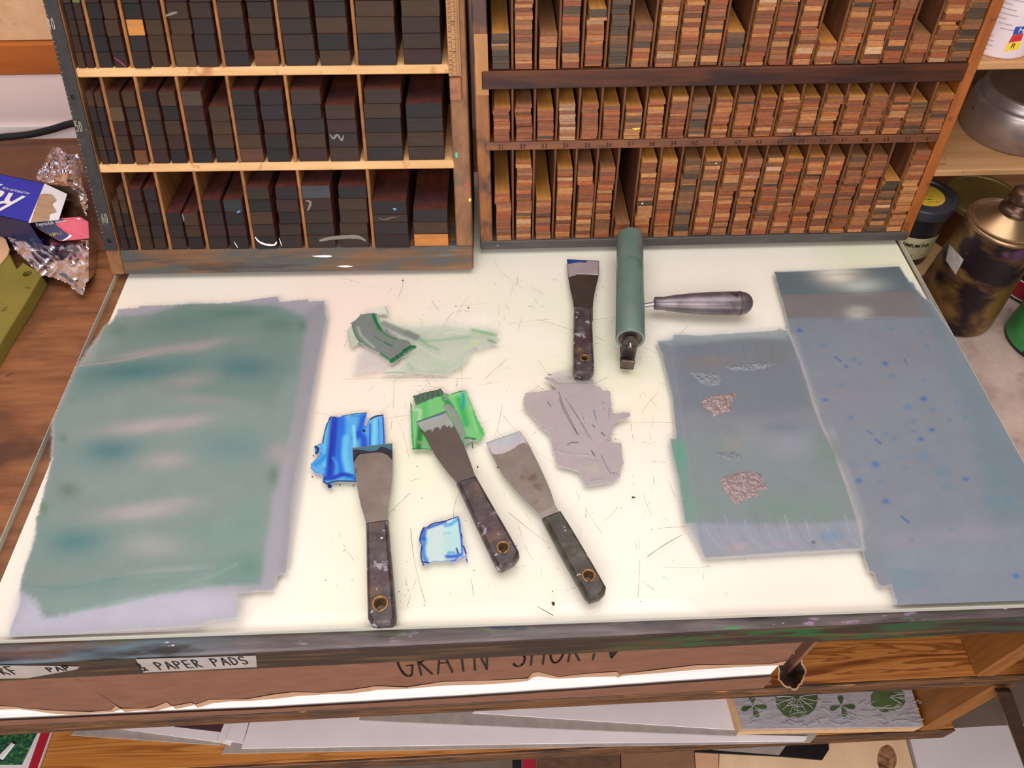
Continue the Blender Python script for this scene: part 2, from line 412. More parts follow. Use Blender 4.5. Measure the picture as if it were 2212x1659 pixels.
def chamfer_box(lo, hi, c):
    """24-vertex bevelled box in its own axes; returns verts, faces and, for each face, the axis it faces (0..5) or 6"""
    lo, hi = np.array(lo, float), np.array(hi, float)
    c = min(c, 0.3 * (hi - lo).min())
    V, idx = [], {}
    for sx in (0, 1):
        for sy in (0, 1):
            for sz in (0, 1):
                s = (sx, sy, sz)
                corner = np.array([hi[i] if s[i] else lo[i] for i in range(3)])
                for ax in range(3):
                    p = corner.copy()
                    for j in range(3):
                        if j != ax:
                            p[j] += -c if s[j] else c
                    idx[(s, ax)] = len(V)
                    V.append(p)
    Fc, T = [], []
    cyc = [(0, 0), (1, 0), (1, 1), (0, 1)]
    for ax in range(3):
        a, b = [(1, 2), (2, 0), (0, 1)][ax]
        for side in (0, 1):
            q = []
            for (i, j) in cyc:
                s = [0, 0, 0]
                s[ax], s[a], s[b] = side, i, j
                q.append(idx[(tuple(s), ax)])
            Fc.append(q if side else q[::-1])
            T.append(ax * 2 + side)
    for ax in range(3):
        a, b = [(1, 2), (2, 0), (0, 1)][ax]
        for i in (0, 1):
            for j in (0, 1):
                s0, s1 = [0, 0, 0], [0, 0, 0]
                s0[a] = s1[a] = i
                s0[b] = s1[b] = j
                s1[ax] = 1
                s0, s1 = tuple(s0), tuple(s1)
                q = [idx[(s0, a)], idx[(s1, a)], idx[(s1, b)], idx[(s0, b)]]
                Fc.append(q if (i ^ j) else q[::-1])
                T.append(6)
    for s in [(x, y, z) for x in (0, 1) for y in (0, 1) for z in (0, 1)]:
        q = [idx[(s, 0)], idx[(s, 1)], idx[(s, 2)]]
        Fc.append(q if sum(s) % 2 else q[::-1])
        T.append(6)
    return np.array(V), Fc, T


def box(mb, lo, hi, c=0.001, mi=0, T=None):
    V, Fc, _ = chamfer_box(lo, hi, c)
    if T is not None:
        V = T(V)
    mb.add(V, Fc, mi)
    return mb


def poly_area(p):
    p = np.asarray(p)
    return 0.5 * np.sum(p[:, 0] * np.roll(p[:, 1], -1) - np.roll(p[:, 0], -1) * p[:, 1])


def inset(p, d):
    p = np.asarray(p, float)
    e = np.roll(p, -1, 0) - p
    e /= np.maximum(np.linalg.norm(e, axis=1, keepdims=True), 1e-9)
    n = np.stack([-e[:, 1], e[:, 0]], 1)
    m = n + np.roll(n, 1, 0)
    m /= np.maximum((m * np.roll(n, 1, 0)).sum(1, keepdims=True), 0.35)
    return p + m * d


def prism(mb, outline, levels, holes=(), mi=0, zf=None, nh=20):
    """outline (x, y) swept through levels [(inset, z)] with round holes [(x, y, r)]; zf(x, y, z) may warp"""
    p = np.asarray(outline, float)[:, :2]
    if poly_area(p) < 0:
        p = p[::-1]
    bm = bmesh.new()
    W = (lambda x, y, z: z) if zf is None else zf
    rings = [[bm.verts.new((x, y, W(x, y, z))) for x, y in inset(p, d)] for d, z in levels]
    n = len(p)
    for a, b in zip(rings[:-1], rings[1:]):
        for i in range(n):
            bm.faces.new((a[i], a[(i + 1) % n], b[(i + 1) % n], b[i]))
    hr = []
    for (hx, hy, r) in holes:
        lo = [bm.verts.new((hx + r * math.cos(2 * pi * k / nh), hy + r * math.sin(2 * pi * k / nh), W(hx, hy, levels[0][1]))) for k in range(nh)]
        hi = [bm.verts.new((hx + r * math.cos(2 * pi * k / nh), hy + r * math.sin(2 * pi * k / nh), W(hx, hy, levels[-1][1]))) for k in range(nh)]
        for i in range(nh):
            bm.faces.new((lo[(i + 1) % nh], lo[i], hi[i], hi[(i + 1) % nh]))
        hr.append((lo, hi))
    for which, ring in ((0, rings[0]), (1, rings[-1])):
        if not holes:
            bm.faces.new(ring[::-1] if which == 0 else ring)
            continue
        es = []
        for loop in [ring] + [h[which] for h in hr]:
            for i in range(len(loop)):
                es.append(bm.edges.get((loop[i], loop[(i + 1) % len(loop)])))
        bmesh.ops.triangle_fill(bm, use_beauty=True, use_dissolve=False, edges=es, normal=(0, 0, 1 if which else -1))
    bm.verts.index_update()
    mb.add([v.co[:] for v in bm.verts], [[v.index for v in f.verts] for f in bm.faces], mi)
    bm.free()
    return mb


def frame_of(d):
    d = np.array(d, float)
    d /= np.linalg.norm(d)
    a = np.array([0, 0, 1.0]) if abs(d[2]) < 0.9 else np.array([1.0, 0, 0])
    x = np.cross(a, d)
    x /= np.linalg.norm(x)
    return x, np.cross(d, x), d


def lathe(mb, prof, base, axis=(0, 0, 1), n=48, mi=0, cap=True, a0=0.0, a1=2 * pi):
    x, y, d = frame_of(axis)
    full = abs(a1 - a0 - 2 * pi) < 1e-6
    m = n if full else n + 1
    V = []
    for r, h in prof:
        for k in range(m):
            t = a0 + (a1 - a0) * k / n
            V.append(np.array(base) + d * h + r * (math.cos(t) * x + math.sin(t) * y))
    Fc = []
    for i in range(len(prof) - 1):
        for k in range(n):
            k2 = (k + 1) % m
            Fc.append([i * m + k, i * m + k2, (i + 1) * m + k2, (i + 1) * m + k])
    if cap and full:
        if prof[0][0] > 1e-6:
            Fc.append(list(range(m))[::-1])
        if prof[-1][0] > 1e-6:
            Fc.append([(len(prof) - 1) * m + k for k in range(m)])
    mb.add(V, Fc, mi)
    return mb


def tube(mb, pts, r, n=10, mi=0):
    pts = [np.array(p, float) for p in pts]
    V, Fc = [], []
    x = None
    for i, p in enumerate(pts):
        d = pts[min(i + 1, len(pts) - 1)] - pts[max(i - 1, 0)]
        d /= np.linalg.norm(d)
        if x is None:
            x, y, _ = frame_of(d)
        else:
            x = x - d * (x @ d)
            x /= np.linalg.norm(x)
            y = np.cross(d, x)
        rr = r[i] if isinstance(r, (list, tuple)) else r
        for k in range(n):
            V.append(p + rr * (math.cos(2 * pi * k / n) * x + math.sin(2 * pi * k / n) * y))
    for i in range(len(pts) - 1):
        for k in range(n):
            Fc.append([i * n + k, i * n + (k + 1) % n, (i + 1) * n + (k + 1) % n, (i + 1) * n + k])
    Fc.append(list(range(n))[::-1])
    Fc.append([(len(pts) - 1) * n + k for k in range(n)])
    mb.add(V, Fc, mi)
    return mb


def spline(pts, k=8):
    pts = [np.array(p, float) for p in pts]
    P = [2 * pts[0] - pts[1]] + pts + [2 * pts[-1] - pts[-2]]
    out = []
    for i in range(1, len(P) - 2):
        for j in range(k):
            t = j / k
            out.append(0.5 * (2 * P[i] + (P[i + 1] - P[i - 1]) * t + (2 * P[i - 1] - 5 * P[i] + 4 * P[i + 1] - P[i + 2]) * t * t + (3 * P[i] - P[i - 1] - 3 * P[i + 1] + P[i + 2]) * t ** 3))
    out.append(pts[-1])
    return out


# stroke lettering: polylines in a unit cell
def arc(cx, cy, rx, ry, a, b, n=10):
    return [(cx + rx * math.cos(math.radians(a + (b - a) * i / n)), cy + ry * math.sin(math.radians(a + (b - a) * i / n))) for i in range(n + 1)]


GLYPH = {
    'G': [arc(.5, .5, .45, .5, 60, 300), [(.72, .07), (.95, .42), (.55, .42)]],
    'R': [[(.1, 0), (.15, 1)], arc(.15, .75, .6, .25, 90, -90), [(.2, .5), (.85, 0)]],
    'A': [[(0, 0), (.5, 1), (1, 0)], [(.22, .4), (.78, .4)]],
    'I': [[(.5, 0), (.5, 1)]],
    'N': [[(.05, 0), (.1, 1), (.85, 0), (.95, 1)]],
    'S': [arc(.5, .75, .4, .25, 30, 270) + arc(.5, .25, .4, .25, 90, -150)],
    'H': [[(.1, 0), (.1, 1)], [(.9, 0), (.9, 1)], [(.1, .5), (.9, .5)]],
    'O': [arc(.5, .5, .45, .5, 0, 360, 16)],
    'T': [[(.5, 0), (.5, 1)], [(0, 1), (1, 1)]],
    'P': [[(.1, 0), (.12, 1)], arc(.12, .75, .7, .25, 90, -90)],
    'E': [[(.9, 1), (.1, 1), (.1, 0), (.9, 0)], [(.1, .5), (.8, .5)]],
    'D': [[(.1, 0), (.1, 1)], arc(.1, .5, .8, .5, 90, -90)],
    'M': [[(0, 0), (.1, 1), (.5, .3), (.9, 1), (1, 0)]],
    'F': [[(.1, 0), (.1, 1), (.9, 1)], [(.1, .5), (.7, .5)]],
    '&': [[(.95, .0), (.3, .75)] + arc(.45, .8, .2, .2, 180, 0, 6) + [(.1, .3)] + arc(.35, .22, .3, .22, 180, 330, 6) + [(.9, .45)]],
    'v': [[(.5, 1), (.5, 0)], [(.1, .4), (.5, 0), (.9, .4)]],
    '0': [arc(.5, .5, .35, .5, 0, 360, 14)], '4': [[(.7, 0), (.6, 1), (.1, .35), (.95, .35)]],
    '5': [[(.85, 1), (.25, 1), (.2, .58)] + arc(.5, .32, .35, .32, 120, -140)],
    '6': [[(.7, 1), (.25, .55)] + arc(.5, .3, .33, .3, 150, 510, 14)],
    '1': [[(.5, 0), (.5, 1), (.25, .8)]], '2': [arc(.5, .72, .35, .28, 170, -30) + [(.1, 0), (.9, 0)]],
    '3': [arc(.45, .75, .35, .25, 150, -90) + arc(.45, .25, .4, .25, 90, -150)],
    '7': [[(.1, 1), (.9, 1), (.4, 0)]], '8': [arc(.5, .75, .3, .25, -90, 270, 14), arc(.5, .26, .38, .26, 90, 450, 14)],
    '9': [arc(.5, .7, .33, .3, 0, 360, 14) + [(.75, 0)]],
    'J': [[(.7, 1), (.7, .2)] + arc(.45, .2, .25, .2, 0, -170)], 'W': [[(0, 1), (.25, 0), (.5, .7), (.75, 0), (1, 1)]],
    '~': [arc(.25, .5, .25, .3, 180, 0, 6) + arc(.75, .5, .25, .3, 180, 360, 6)],
}


def strokes(mb, text, place, cw, ch, gap, w, slant=0.0, mi=0, skip=None):
    """place(x, y) -> world point; ribbons of width w"""
    x0 = 0.0
    for k, c in enumerate(text):
        if c != ' ':
            for pl in GLYPH[c]:
                pts = [(x0 + cw * (a + slant * b), ch * b) for a, b in pl]
                if skip:
                    pts = [(a[0] + (b[0] - a[0]) * i / 14, a[1] + (b[1] - a[1]) * i / 14) for a, b in zip(pts[:-1], pts[1:]) for i in range(15)]
                for (ax, ay), (bx, by) in zip(pts[:-1], pts[1:]):
                    d = math.hypot(bx - ax, by - ay)
                    if d < 1e-9 or (skip and not (skip(ax, ay) and skip(bx, by))):
                        continue
                    tx, ty = (bx - ax) / d, (by - ay) / d
                    e = w * 0.35
                    ax2, ay2, bx2, by2 = ax - tx * e, ay - ty * e, bx + tx * e, by + ty * e
                    nx, ny = -ty * w / 2, tx * w / 2
                    mb.add([place(ax2 + nx, ay2 + ny), place(ax2 - nx, ay2 - ny), place(bx2 - nx, by2 - ny), place(bx2 + nx, by2 + ny)], [[0, 1, 2, 3]], mi)
        x0 += cw + gap
    return mb


def font_mesh(text, size=1.0, shear=0.0, offset=0.0):
    cu = bpy.data.curves.new('text', 'FONT')
    cu.body, cu.size, cu.shear, cu.offset, cu.resolution_u = text, size, shear, offset, 4
    o = bpy.data.objects.new('text', cu)
    COL.objects.link(o)
    bpy.context.view_layer.update()
    me = bpy.data.meshes.new_from_object(o.evaluated_get(bpy.context.evaluated_depsgraph_get()))
    V = [v.co[:] for v in me.vertices]
    Fc = [list(p.vertices) for p in me.polygons]
    bpy.data.objects.remove(o)
    return np.array(V), Fc


def font_text(mb, text, size, place, shear=0.0, bold=0.0, mi=0):
    V, Fc = font_mesh(text, size, shear, bold)
    mb.add([place(v[0], v[1]) for v in V], Fc, mi)
    return mb


ORD = ['', 'first', 'second', 'third', 'fourth', 'fifth', 'sixth', 'seventh', 'eighth', 'ninth', 'tenth', 'eleventh', 'twelfth', 'thirteenth',
       'fourteenth', 'fifteenth', 'sixteenth', 'seventeenth', 'eighteenth', 'nineteenth', 'twentieth'] + \
      ['twenty-' + w for w in ('first', 'second', 'third', 'fourth', 'fifth', 'sixth', 'seventh', 'eighth', 'ninth')] + ['thirtieth'] + \
      ['thirty-' + w for w in ('first', 'second', 'third', 'fourth', 'fifth', 'sixth', 'seventh', 'eighth', 'ninth')]


# ------------------------------------------------------------------ the room
FLOOR = -0.90
struct(MB().add([(-2.2, -2.0, FLOOR), (2.6, -2.0, FLOOR), (2.6, 0.74, FLOOR), (-2.2, 0.74, FLOOR)], [[0, 1, 2, 3]]).build('floor', 'floor'))
WALLY = 0.715
struct(box(MB(), (-2.2, WALLY, FLOOR), (2.6, WALLY + 0.05, 1.9), 0.002).build('wall_back', 'wall_white'))
struct(box(MB(), (-1.2, WALLY - 0.022, 0.092), (0.28, WALLY, 0.134), 0.003).build('trim_1', 'trim_wood'))
struct(box(MB(), (-1.2, WALLY - 0.006, -0.009), (0.02, WALLY, 0.012), 0.001).build('baseboard_back', 'white_metal'))
tb = box(MB(), (-1.2, WALLY - 0.016, 0.1345), (0.28, WALLY - 0.0012, 0.55), 0.001).build('tack_board', 'tack')
tag(tb, 'tan speckled tack board on the wall above the wooden trim rail', 'board')

# ------------------------------------------------------------------ the workbench
TH = math.radians(0.66)
DB = np.array([math.cos(TH), math.sin(TH), 0.0])
NB = np.array([-math.sin(TH), math.cos(TH), 0.0])
A0 = np.array([0, -0.0164, 0.0])


def FB(s, d, z):                                        # bench axes: along the front, back from the front, up
    return A0 + s * DB + d * NB + np.array([0, 0, z])


def TB(V):
    return np.array([FB(*p) for p in V])


def PB(px, py, off=0.0):                                # on the bench front plane
    P = PP(px, py, A0 + NB * off, NB)
    return np.array([(P - A0) @ DB, P[2]])


bench = empty('workbench', (0.3, 0.2, FLOOR))
tag(bench, 'paint-stained wooden workbench with open paper shelves beneath the glass slab', 'workbench')
ZT = -0.0078
prism(MB(), [FB(-0.75, 0.02, 0)[:2], FB(0.985, 0.02, 0)[:2], FB(0.985, 0.04, 0)[:2], (0.9215, 0.045), (0.9215, 0.40), (0.9215, 0.712), (-0.75, 0.712)],
      [(0, ZT - 0.034), (0, ZT)]).build('bench_top', 'bench_wood', bench)
box(MB(), (-0.75, 0.0, -0.0466), (0.985, 0.0205, ZT + 0.0004), 0.0018, T=TB).build('front_rail', 'rail_paint', bench)
rf = box(MB(), (-0.75, -0.0006, -0.0462), (0.985, 0.0, ZT - 0.0028), 0.0002, T=TB).build('rail_face', 'rail_face', bench)
S1T, S1B, S2T, S2B = -0.182, -0.209, -0.402, -0.436
sh = box(MB(), (-0.75, 0.003, S1B), (0.985, 0.50, S1T), 0.001, T=TB).build('shelf', 'plywood', bench)
box(MB(), (-0.75, 0.0, S1B), (0.985, 0.0032, S1T + 0.0002), 0.0008, T=TB).build('shelf_edging', 'shelf_edge', bench)
box(MB(), (-0.75, 0.003, S2B), (0.99, 0.50, S2T), 0.001, T=TB).build('shelf', 'pine_orange', bench)
box(MB(), (-0.75, 0.0, S2B), (0.99, 0.0032, S2T + 0.0002), 0.0008, T=TB).build('shelf_edging', 'shelf_edge', bench)
box(MB(), (0.906, 0.002, S1T), (0.926, 0.42, -0.0467), 0.0015, T=TB).build('divider', 'divider_wood', bench)
box(MB(), (0.945, 0.002, S2T), (0.968, 0.42, S1B), 0.0015, T=TB).build('divider', 'divider_wood', bench)
for s in (-0.72,):
    box(MB(), (s - 0.0, -0.004, FLOOR), (s + 0.03, 0.045, -0.0467), 0.003, T=TB).build('leg', 'rubber', bench)
box(MB(), (-0.75, 0.05, -0.66), (0.985, 0.50, -0.64), 0.002, T=TB).build('low_shelf', 'brown_board', bench)

# hand-lettered tape on the rail
for nm, quad, txt, lab in (('tape_label', [(-40, 1437), (92, 1438), (172, 1440), (166, 1446), (60, 1465), (-40, 1467)], [('RF', 8, 1458, 52, 1456, 17), ('PAP', 108, 1452, 160, 1447, 9)], 'torn end of lettered masking tape'),
                           ('tape_label', [(293, 1424), (553, 1416), (555, 1441), (310, 1453)], [('& PAPER PADS', 306, 1450, 543, 1434, 16)], 'lettered masking tape')):
    mb = MB().add([FB(*PB(x, y, -0.0012)[[0]], -0.0012, PB(x, y, -0.0012)[1]) for x, y in quad], [list(range(len(quad)))[::-1]])
    tp = mb.build(nm, 'grey_board', bench)
    tp['label'] = lab
    mb = MB()
    for t, x0, y0, x1, y1, hp in txt:
        P0, P1 = PB(x0, y0, -0.0016), PB(x1, y1, -0.0016)
        H = PB(x0, y0 - hp, -0.0016)[1] - P0[1]
        n = len(t)
        L = P1[0] - P0[0]
        cw = L / (n * 1.35)
        strokes(mb, t, lambda x, y: FB(P0[0] + x, -0.0016, P0[1] + (P1[1] - P0[1]) * x / L + y), cw, H, cw * 0.35, 0.0013, 0.1)
    mb.build('handwriting', 'marker', tp)

# ------------------------------------------------------------------ the glass slab
bk = MB()
L0, L1 = G(276, 598, -0.0074), G(0, 1264, -0.0074)
box(bk, (0.0105, 0.0015, -0.0076), (0.9185, 0.61, -0.0066), 0.0002)
tag(bk.build('backing_sheet', 'backing'), 'cream white sheet lying under the glass slab on the bench', 'paper')
glass = empty('glass_slab', (0.46, 0.26, -0.0065))
tag(glass, 'large clear glass inking slab lying on the cream backing sheet', 'glass')
mb = MB()
box(mb, (0.0, 0.0, -0.0063), (0.92, 0.62, 0.0), 0.0005)
mb.build('pane', 'glass', glass)
mb = MB()
e = 0.0006
box(mb, (0.0005, -e, -0.006), (0.9195, 0.0, -0.0003), 0.0001)
box(mb, (0.92, 0.0, -0.006), (0.92 + e, 0.62, -0.0003), 0.0001)
box(mb, (-e, 0.0, -0.006), (0.0, 0.62, -0.0003), 0.0001)
o = mb.build('ground_edge', 'glass_edge', glass)
o['label'] = 'greenish ground glass edge'
mb = MB()
r2 = random.Random(21)


def scratch(p, q, w, bend=0.0, z=0.00012):
    p, q = np.array(p[:2]), np.array(q[:2])
    d = q - p
    n = np.array([-d[1], d[0]])
    L = np.linalg.norm(d) + 1e-9
    n /= L
    K = 5
    pts = [p + d * i / K + n * bend * L * math.sin(pi * i / K) for i in range(K + 1)]
    for i in range(K):
        if r2.random() < 0.14:
            continue
        ww = w * r2.uniform(0.6, 1.2)
        mb.add([(*(pts[i] - n * ww), z), (*(pts[i + 1] - n * ww), z), (*(pts[i + 1] + n * ww), z), (*(pts[i] + n * ww), z)], [[0, 1, 2, 3]])


for k in range(190):
    x, y = r2.uniform(0.30, 0.64), r2.uniform(0.015, 0.40)
    a = r2.choice([0.05, 1.15, 1.4, 2.3, 0.6, 1.75, 2.0]) + r2.gauss(0, 0.25)
    l = r2.choice([0.004, 0.006, 0.01, 0.016, 0.03, 0.05]) * r2.uniform(0.6, 1.4)
    scratch((x, y), (x + l * math.cos(a), y + l * math.sin(a)), r2.choice([0.00008, 0.0001, 0.00014]), r2.gauss(0, 0.05))
for (x0, y0, x1, y1, w) in ((1398, 1203, 1472, 1156, 2), (1150, 1306, 1195, 1330, 2.4), (830, 905, 1000, 885, 1), (1285, 725, 1380, 788, 1.5), (740, 820, 1090, 822, 1),
                            (1040, 1000, 1100, 930, 1.5), (1350, 914, 1460, 914, 1.2), (1380, 1160, 1378, 1290, 1), (1420, 1142, 1500, 1138, 1.2), (1085, 870, 1070, 940, 1),
                            (680, 890, 740, 905, 1), (1100, 700, 1190, 690, 1), (880, 1310, 900, 1250, 1), (1500, 690, 1590, 650, 1), (1160, 690, 1240, 715, 1.2)):
    scratch(G(x0, y0), G(x1, y1), w * 0.00011, 0.02)
o = mb.build('scratch_marks', 'ink_mark', glass)
o['kind'] = 'stuff'
mb = MB()
sp = [(1368, 1075, 5, 2), (1195, 1304, 4, 3), (870, 606, 3, 2), (1012, 665, 3.5, 2), (985, 662, 2, 1.5), (1075, 1010, 2, 2), (1032, 1009, 2, 2.5), (1245, 1250, 1.5, 1.5)]
for k in range(90):
    sp.append((r2.uniform(700, 1430), r2.uniform(600, 1320), r2.uniform(0.5, 1.5), r2.uniform(0.5, 1.2)))
for x, y, a, b in sp:
    c = G(x, y)
    mb.add([(c[0] + a * 4e-4 * math.cos(t) * r2.uniform(.7, 1.2), c[1] + b * 6e-4 * math.sin(t) * r2.uniform(.7, 1.2), 0.0002) for t in np.linspace(0, 2 * pi, 8)[:-1]], [list(range(7))])
o = mb.build('ink_specks', 'ink_mark', glass)
o['kind'] = 'stuff'

# ------------------------------------------------------------------ the two racks
class Rack:
    def __init__(s, x, y, th, lean, dip):
        t, l = math.radians(th), math.radians(lean)
        s.A = np.array([x, y, 0.0])
        s.u = np.array([math.cos(t), math.sin(t), 0])
        s.b = np.array([-math.sin(t), math.cos(t), 0])
        s.v = np.array([0, 0, 1]) * math.cos(l) + s.b * math.sin(l)
        s.w = s.b * math.cos(math.radians(dip)) - np.array([0, 0, 1]) * math.sin(math.radians(dip))
        s.n = np.cross(s.u, s.v)

    def P(s, u, v, w, flat=False):
        return s.A + u * s.u + v * s.v + w * (s.b if flat else s.w)

    def T(s, V):
        return np.array([s.P(*p) for p in V])

    def TF(s, V):
        return np.array([s.P(*p, True) for p in V])

    def uv(s, px, py):
        q = PP(px, py, s.A, s.n) - s.A
        return np.array([q @ s.u, q @ s.v])


RL = Rack(0.00058, 0.41934, -0.782, 25.98, 4.0)
RR = Rack(0.41751, 0.4489, -0.088, 9.342, 2.0)
DEP = 0.135
# ---- left rack
rl = empty('furniture_rack', RL.A + 0.2 * RL.u)
tag(rl, 'sloping wooden rack of thick dark blocks with black numbered strip down its left side', 'rack')
LU = [0.0119, 0.0332, 0.0679, 0.1098, 0.1613, 0.2211, 0.2965, 0.3889]
LV = [0.0277, 0.1218, 0.2166]                           # floors of the three rows
LTOP = [0.1130, 0.2080, 0.300]
VT = 0.306
box(MB(), (-0.0050, 0, 0), (LU[0] - 0.0016, VT, DEP), 0.0012, T=RL.TF).build('side_board', 'rack_rim', rl)
box(MB(), (LU[-1] + 0.0012, 0.0276, 0), (0.4085, VT, DEP), 0.0012, T=RL.TF).build('side_board', 'rack_rim', rl)
box(MB(), (LU[0] - 0.0016, 0.0, 0.0), (0.4085, 0.0276, DEP), 0.0014, T=RL.TF).build('bottom_board', 'rack_wood', rl)
box(MB(), (LU[0] - 0.0016, 0.300, 0.0), (LU[-1] + 0.0012, VT, DEP), 0.0012, T=RL.TF).build('top_board', 'rack_wood', rl)
box(MB(), (LU[0] - 0.0016, 0.0280, DEP - 0.004), (LU[-1] + 0.0012, 0.2998, DEP), 0.001, T=RL.T).build('back_panel', 'recess_shade', rl)  # shade behind the blocks is put into the panel's colour
box(MB(), (LU[0] - 0.0016, LTOP[0], 0.0004), (0.3955, LV[1], DEP - 0.005), 0.0012, T=RL.T).build('shelf', 'light_wood', rl)
box(MB(), (LU[0] - 0.0016, LTOP[1], 0.0004), (LU[-1] + 0.002, LV[2], DEP - 0.005), 0.0012, T=RL.T).build('shelf', 'light_wood', rl)
for r in range(3):
    for j in range(1, 7):
        box(MB(), (LU[j] - 0.0017, LV[r] - 0.003, 0.0012), (LU[j] + 0.0017, LTOP[r] + 0.002, DEP - 0.005), 0.0007, T=RL.T).build('divider', 'divider_light', rl)
mp = box(MB(), (-0.0042, 0.0292, -0.0016), (LU[0] - 0.0022, VT - 0.002, -0.0001), 0.0004, T=RL.TF).build('measure_strip', 'metal_black', rl)
mp['label'] = 'black metal measuring strip'
mb = MB()
for n, px, py in (('40', 104, 50), ('50', 164, 272), ('60', 220, 470)):
    c = RL.uv(px, py)
    strokes(mb, n, lambda x, y: RL.P(c[0] + x, c[1] - 0.0048 + y, -0.0019, True), 0.0030, 0.0100, 0.0009, 0.0006)
for k in range(54):
    v = 0.05 + k * 0.0047
    l = 0.0022 if k % 5 else 0.004
    mb.add([RL.P(-0.0037, v, -0.0018, True), RL.P(-0.0037 + l * 0.5, v, -0.0018, True), RL.P(-0.0037 + l * 0.5, v + 0.0003, -0.0018, True), RL.P(-0.0037, v + 0.0003, -0.0018, True)], [[0, 1, 2, 3]])
mb.build('scale_numbers', 'ivory', mp)
mb = MB()
for px, py in ((159, 208), (238, 518)):
    c = RL.uv(px, py)
    lathe(mb, [(0.0026, 0), (0.0024, 0.0007), (0.0012, 0.0011), (0.0, 0.0012)], RL.P(c[0], c[1], -0.0016, True), -RL.n, 16)
o = mb.build('screw', 'old_iron', mp, smooth=True)
# printer's rule on the right board of the left rack
c0, c1 = RL.uv(988, 163), RL.uv(988, 0)
v0 = c0[1]
rule = box(MB(), (0.3896, v0, -0.0022), (0.4026, VT - 0.003, -0.0001), 0.0006, T=RL.TF).build('measuring_rule', 'rule_wood', rl)
rule['label'] = 'yellowish wooden rule with ticks and numbers'
mb = MB()
zz = -0.0024


def rq(u0, v_, u1, v1_):
    mb.add([RL.P(u0, v_, zz, True), RL.P(u1, v_, zz, True), RL.P(u1, v1_, zz, True), RL.P(u0, v1_, zz, True)], [[0, 1, 2, 3]])


for u in (0.3938, 0.3976, 0.4008):
    rq(u - 0.00012, v0 + 0.001, u + 0.00012, VT - 0.004)
k = 0
while v0 + 0.001 + k * 0.0021 < VT - 0.005:
    v = v0 + 0.001 + k * 0.0021
    rq(0.3976, v, 0.4008, v + 0.00022)
    if k % 2 == 0:
        rq(0.3938, v, 0.3976, v + 0.00022)
    k += 1
for i in range(18):
    v = v0 + 0.0022 + i * 0.0042
    strokes(mb, str(i + 1), lambda x, y: RL.P(0.3932 - y, v + x, zz, True), 0.0012, 0.0022, 0.0004, 0.00032)
    if (i + 1) % 6 == 0:
        strokes(mb, str(i + 1), lambda x, y: RL.P(0.3972 - y, v - 0.0006 + x, zz, True), 0.0016, 0.0028, 0.0005, 0.0004)
mb.build('rule_numbers', 'ink_mark', rule)
sv = RL.uv(990, 213)[1]
sl = box(MB(), (0.3900, sv, -0.0040), (0.4024, v0 - 0.0008, -0.0001), 0.0008, T=RL.TF).build('slider_block', 'left_rim', rl)
mb = MB()                                               # paint splashes on the rack front
for px, py, a, b, m in ((986, 335, 4, 7, 0), (1005, 398, 4, 4, 1), (1015, 431, 3, 5, 2), (745, 575, 20, 3, 3), (700, 553, 30, 3, 3)):
    c = RL.uv(px, py)
    q = [RL.P(c[0] + a * 4.6e-4 * math.cos(t) * rnd.uniform(.6, 1.1), c[1] + b * 5.5e-4 * math.sin(t) * rnd.uniform(.6, 1.1), -0.0004, True) for t in np.linspace(0, 2 * pi, 10)[:-1]]
    mb.add(q, [list(range(9))], m)
MAT['splash_teal'] = M('splash_teal', [lin(50, 180, 150)], 60.0, 0.4)
mb.build('paint_splash', ['splash_teal', 'print_red', 'print_yellow', 'white_print'], rl)

BLK, STP = {}, {}
LBG = 'dark wooden furniture blocks in the left rack'
ENDS = [(36, 29, 30), (44, 34, 32), (54, 39, 30), (64, 46, 32), (52, 32, 30), (40, 33, 35), (58, 42, 30), (34, 30, 32), (50, 37, 30)]
CN = {0: 'blackish', 1: 'charcoal', 2: 'dark brown', 3: 'brown', 4: 'dark reddish', 5: 'charcoal', 6: 'brown', 7: 'blackish', 8: 'dark brown'}
ROWN = ['bottom row', 'middle row', 'top row']
tv = lambda x, y: RL.uv(x, y)[1]
T3 = (tv(700, 404) - LV[0]) / 5
T2 = (tv(600, 197) - LV[1]) / 5
T1 = (tv(560, 43) - tv(560, 147)) / 3
n1 = 5
NBLK = {0: [(4, 5), (5, 5), (3, 3), (4, 4), (5, 5), (5, 5), (4, 3)], 1: [(5, 5), (5, 5), (5, 5), (5, 4), (5, 5), (5, 4), (5, 4)], 2: [(n1, n1)] * 7}
SPECIAL = {(2, 2, 0, 2): ((196, 132, 66), 'bright orange'), (0, 6, 1, 0): ((190, 122, 60), 'orange'), (2, 4, 1, 0): ((104, 66, 40), 'warm brown'), (1, 1, 1, 0): ((100, 66, 40), 'warm brown'),
           (1, 1, 0, 3): ((84, 66, 46), 'olive brown'), (2, 3, 0, 0): ((78, 58, 40), 'brown'), (1, 4, 0, 0): ((86, 56, 42), 'reddish brown'), (1, 3, 0, 4): ((70, 58, 46), 'brown'),
           (2, 0, 1, 4): ((96, 108, 60), 'green-stained'), (0, 5, 0, 4): ((62, 66, 72), 'bluish grey'), (0, 3, 1, 3): ((46, 48, 50), 'blackish')}
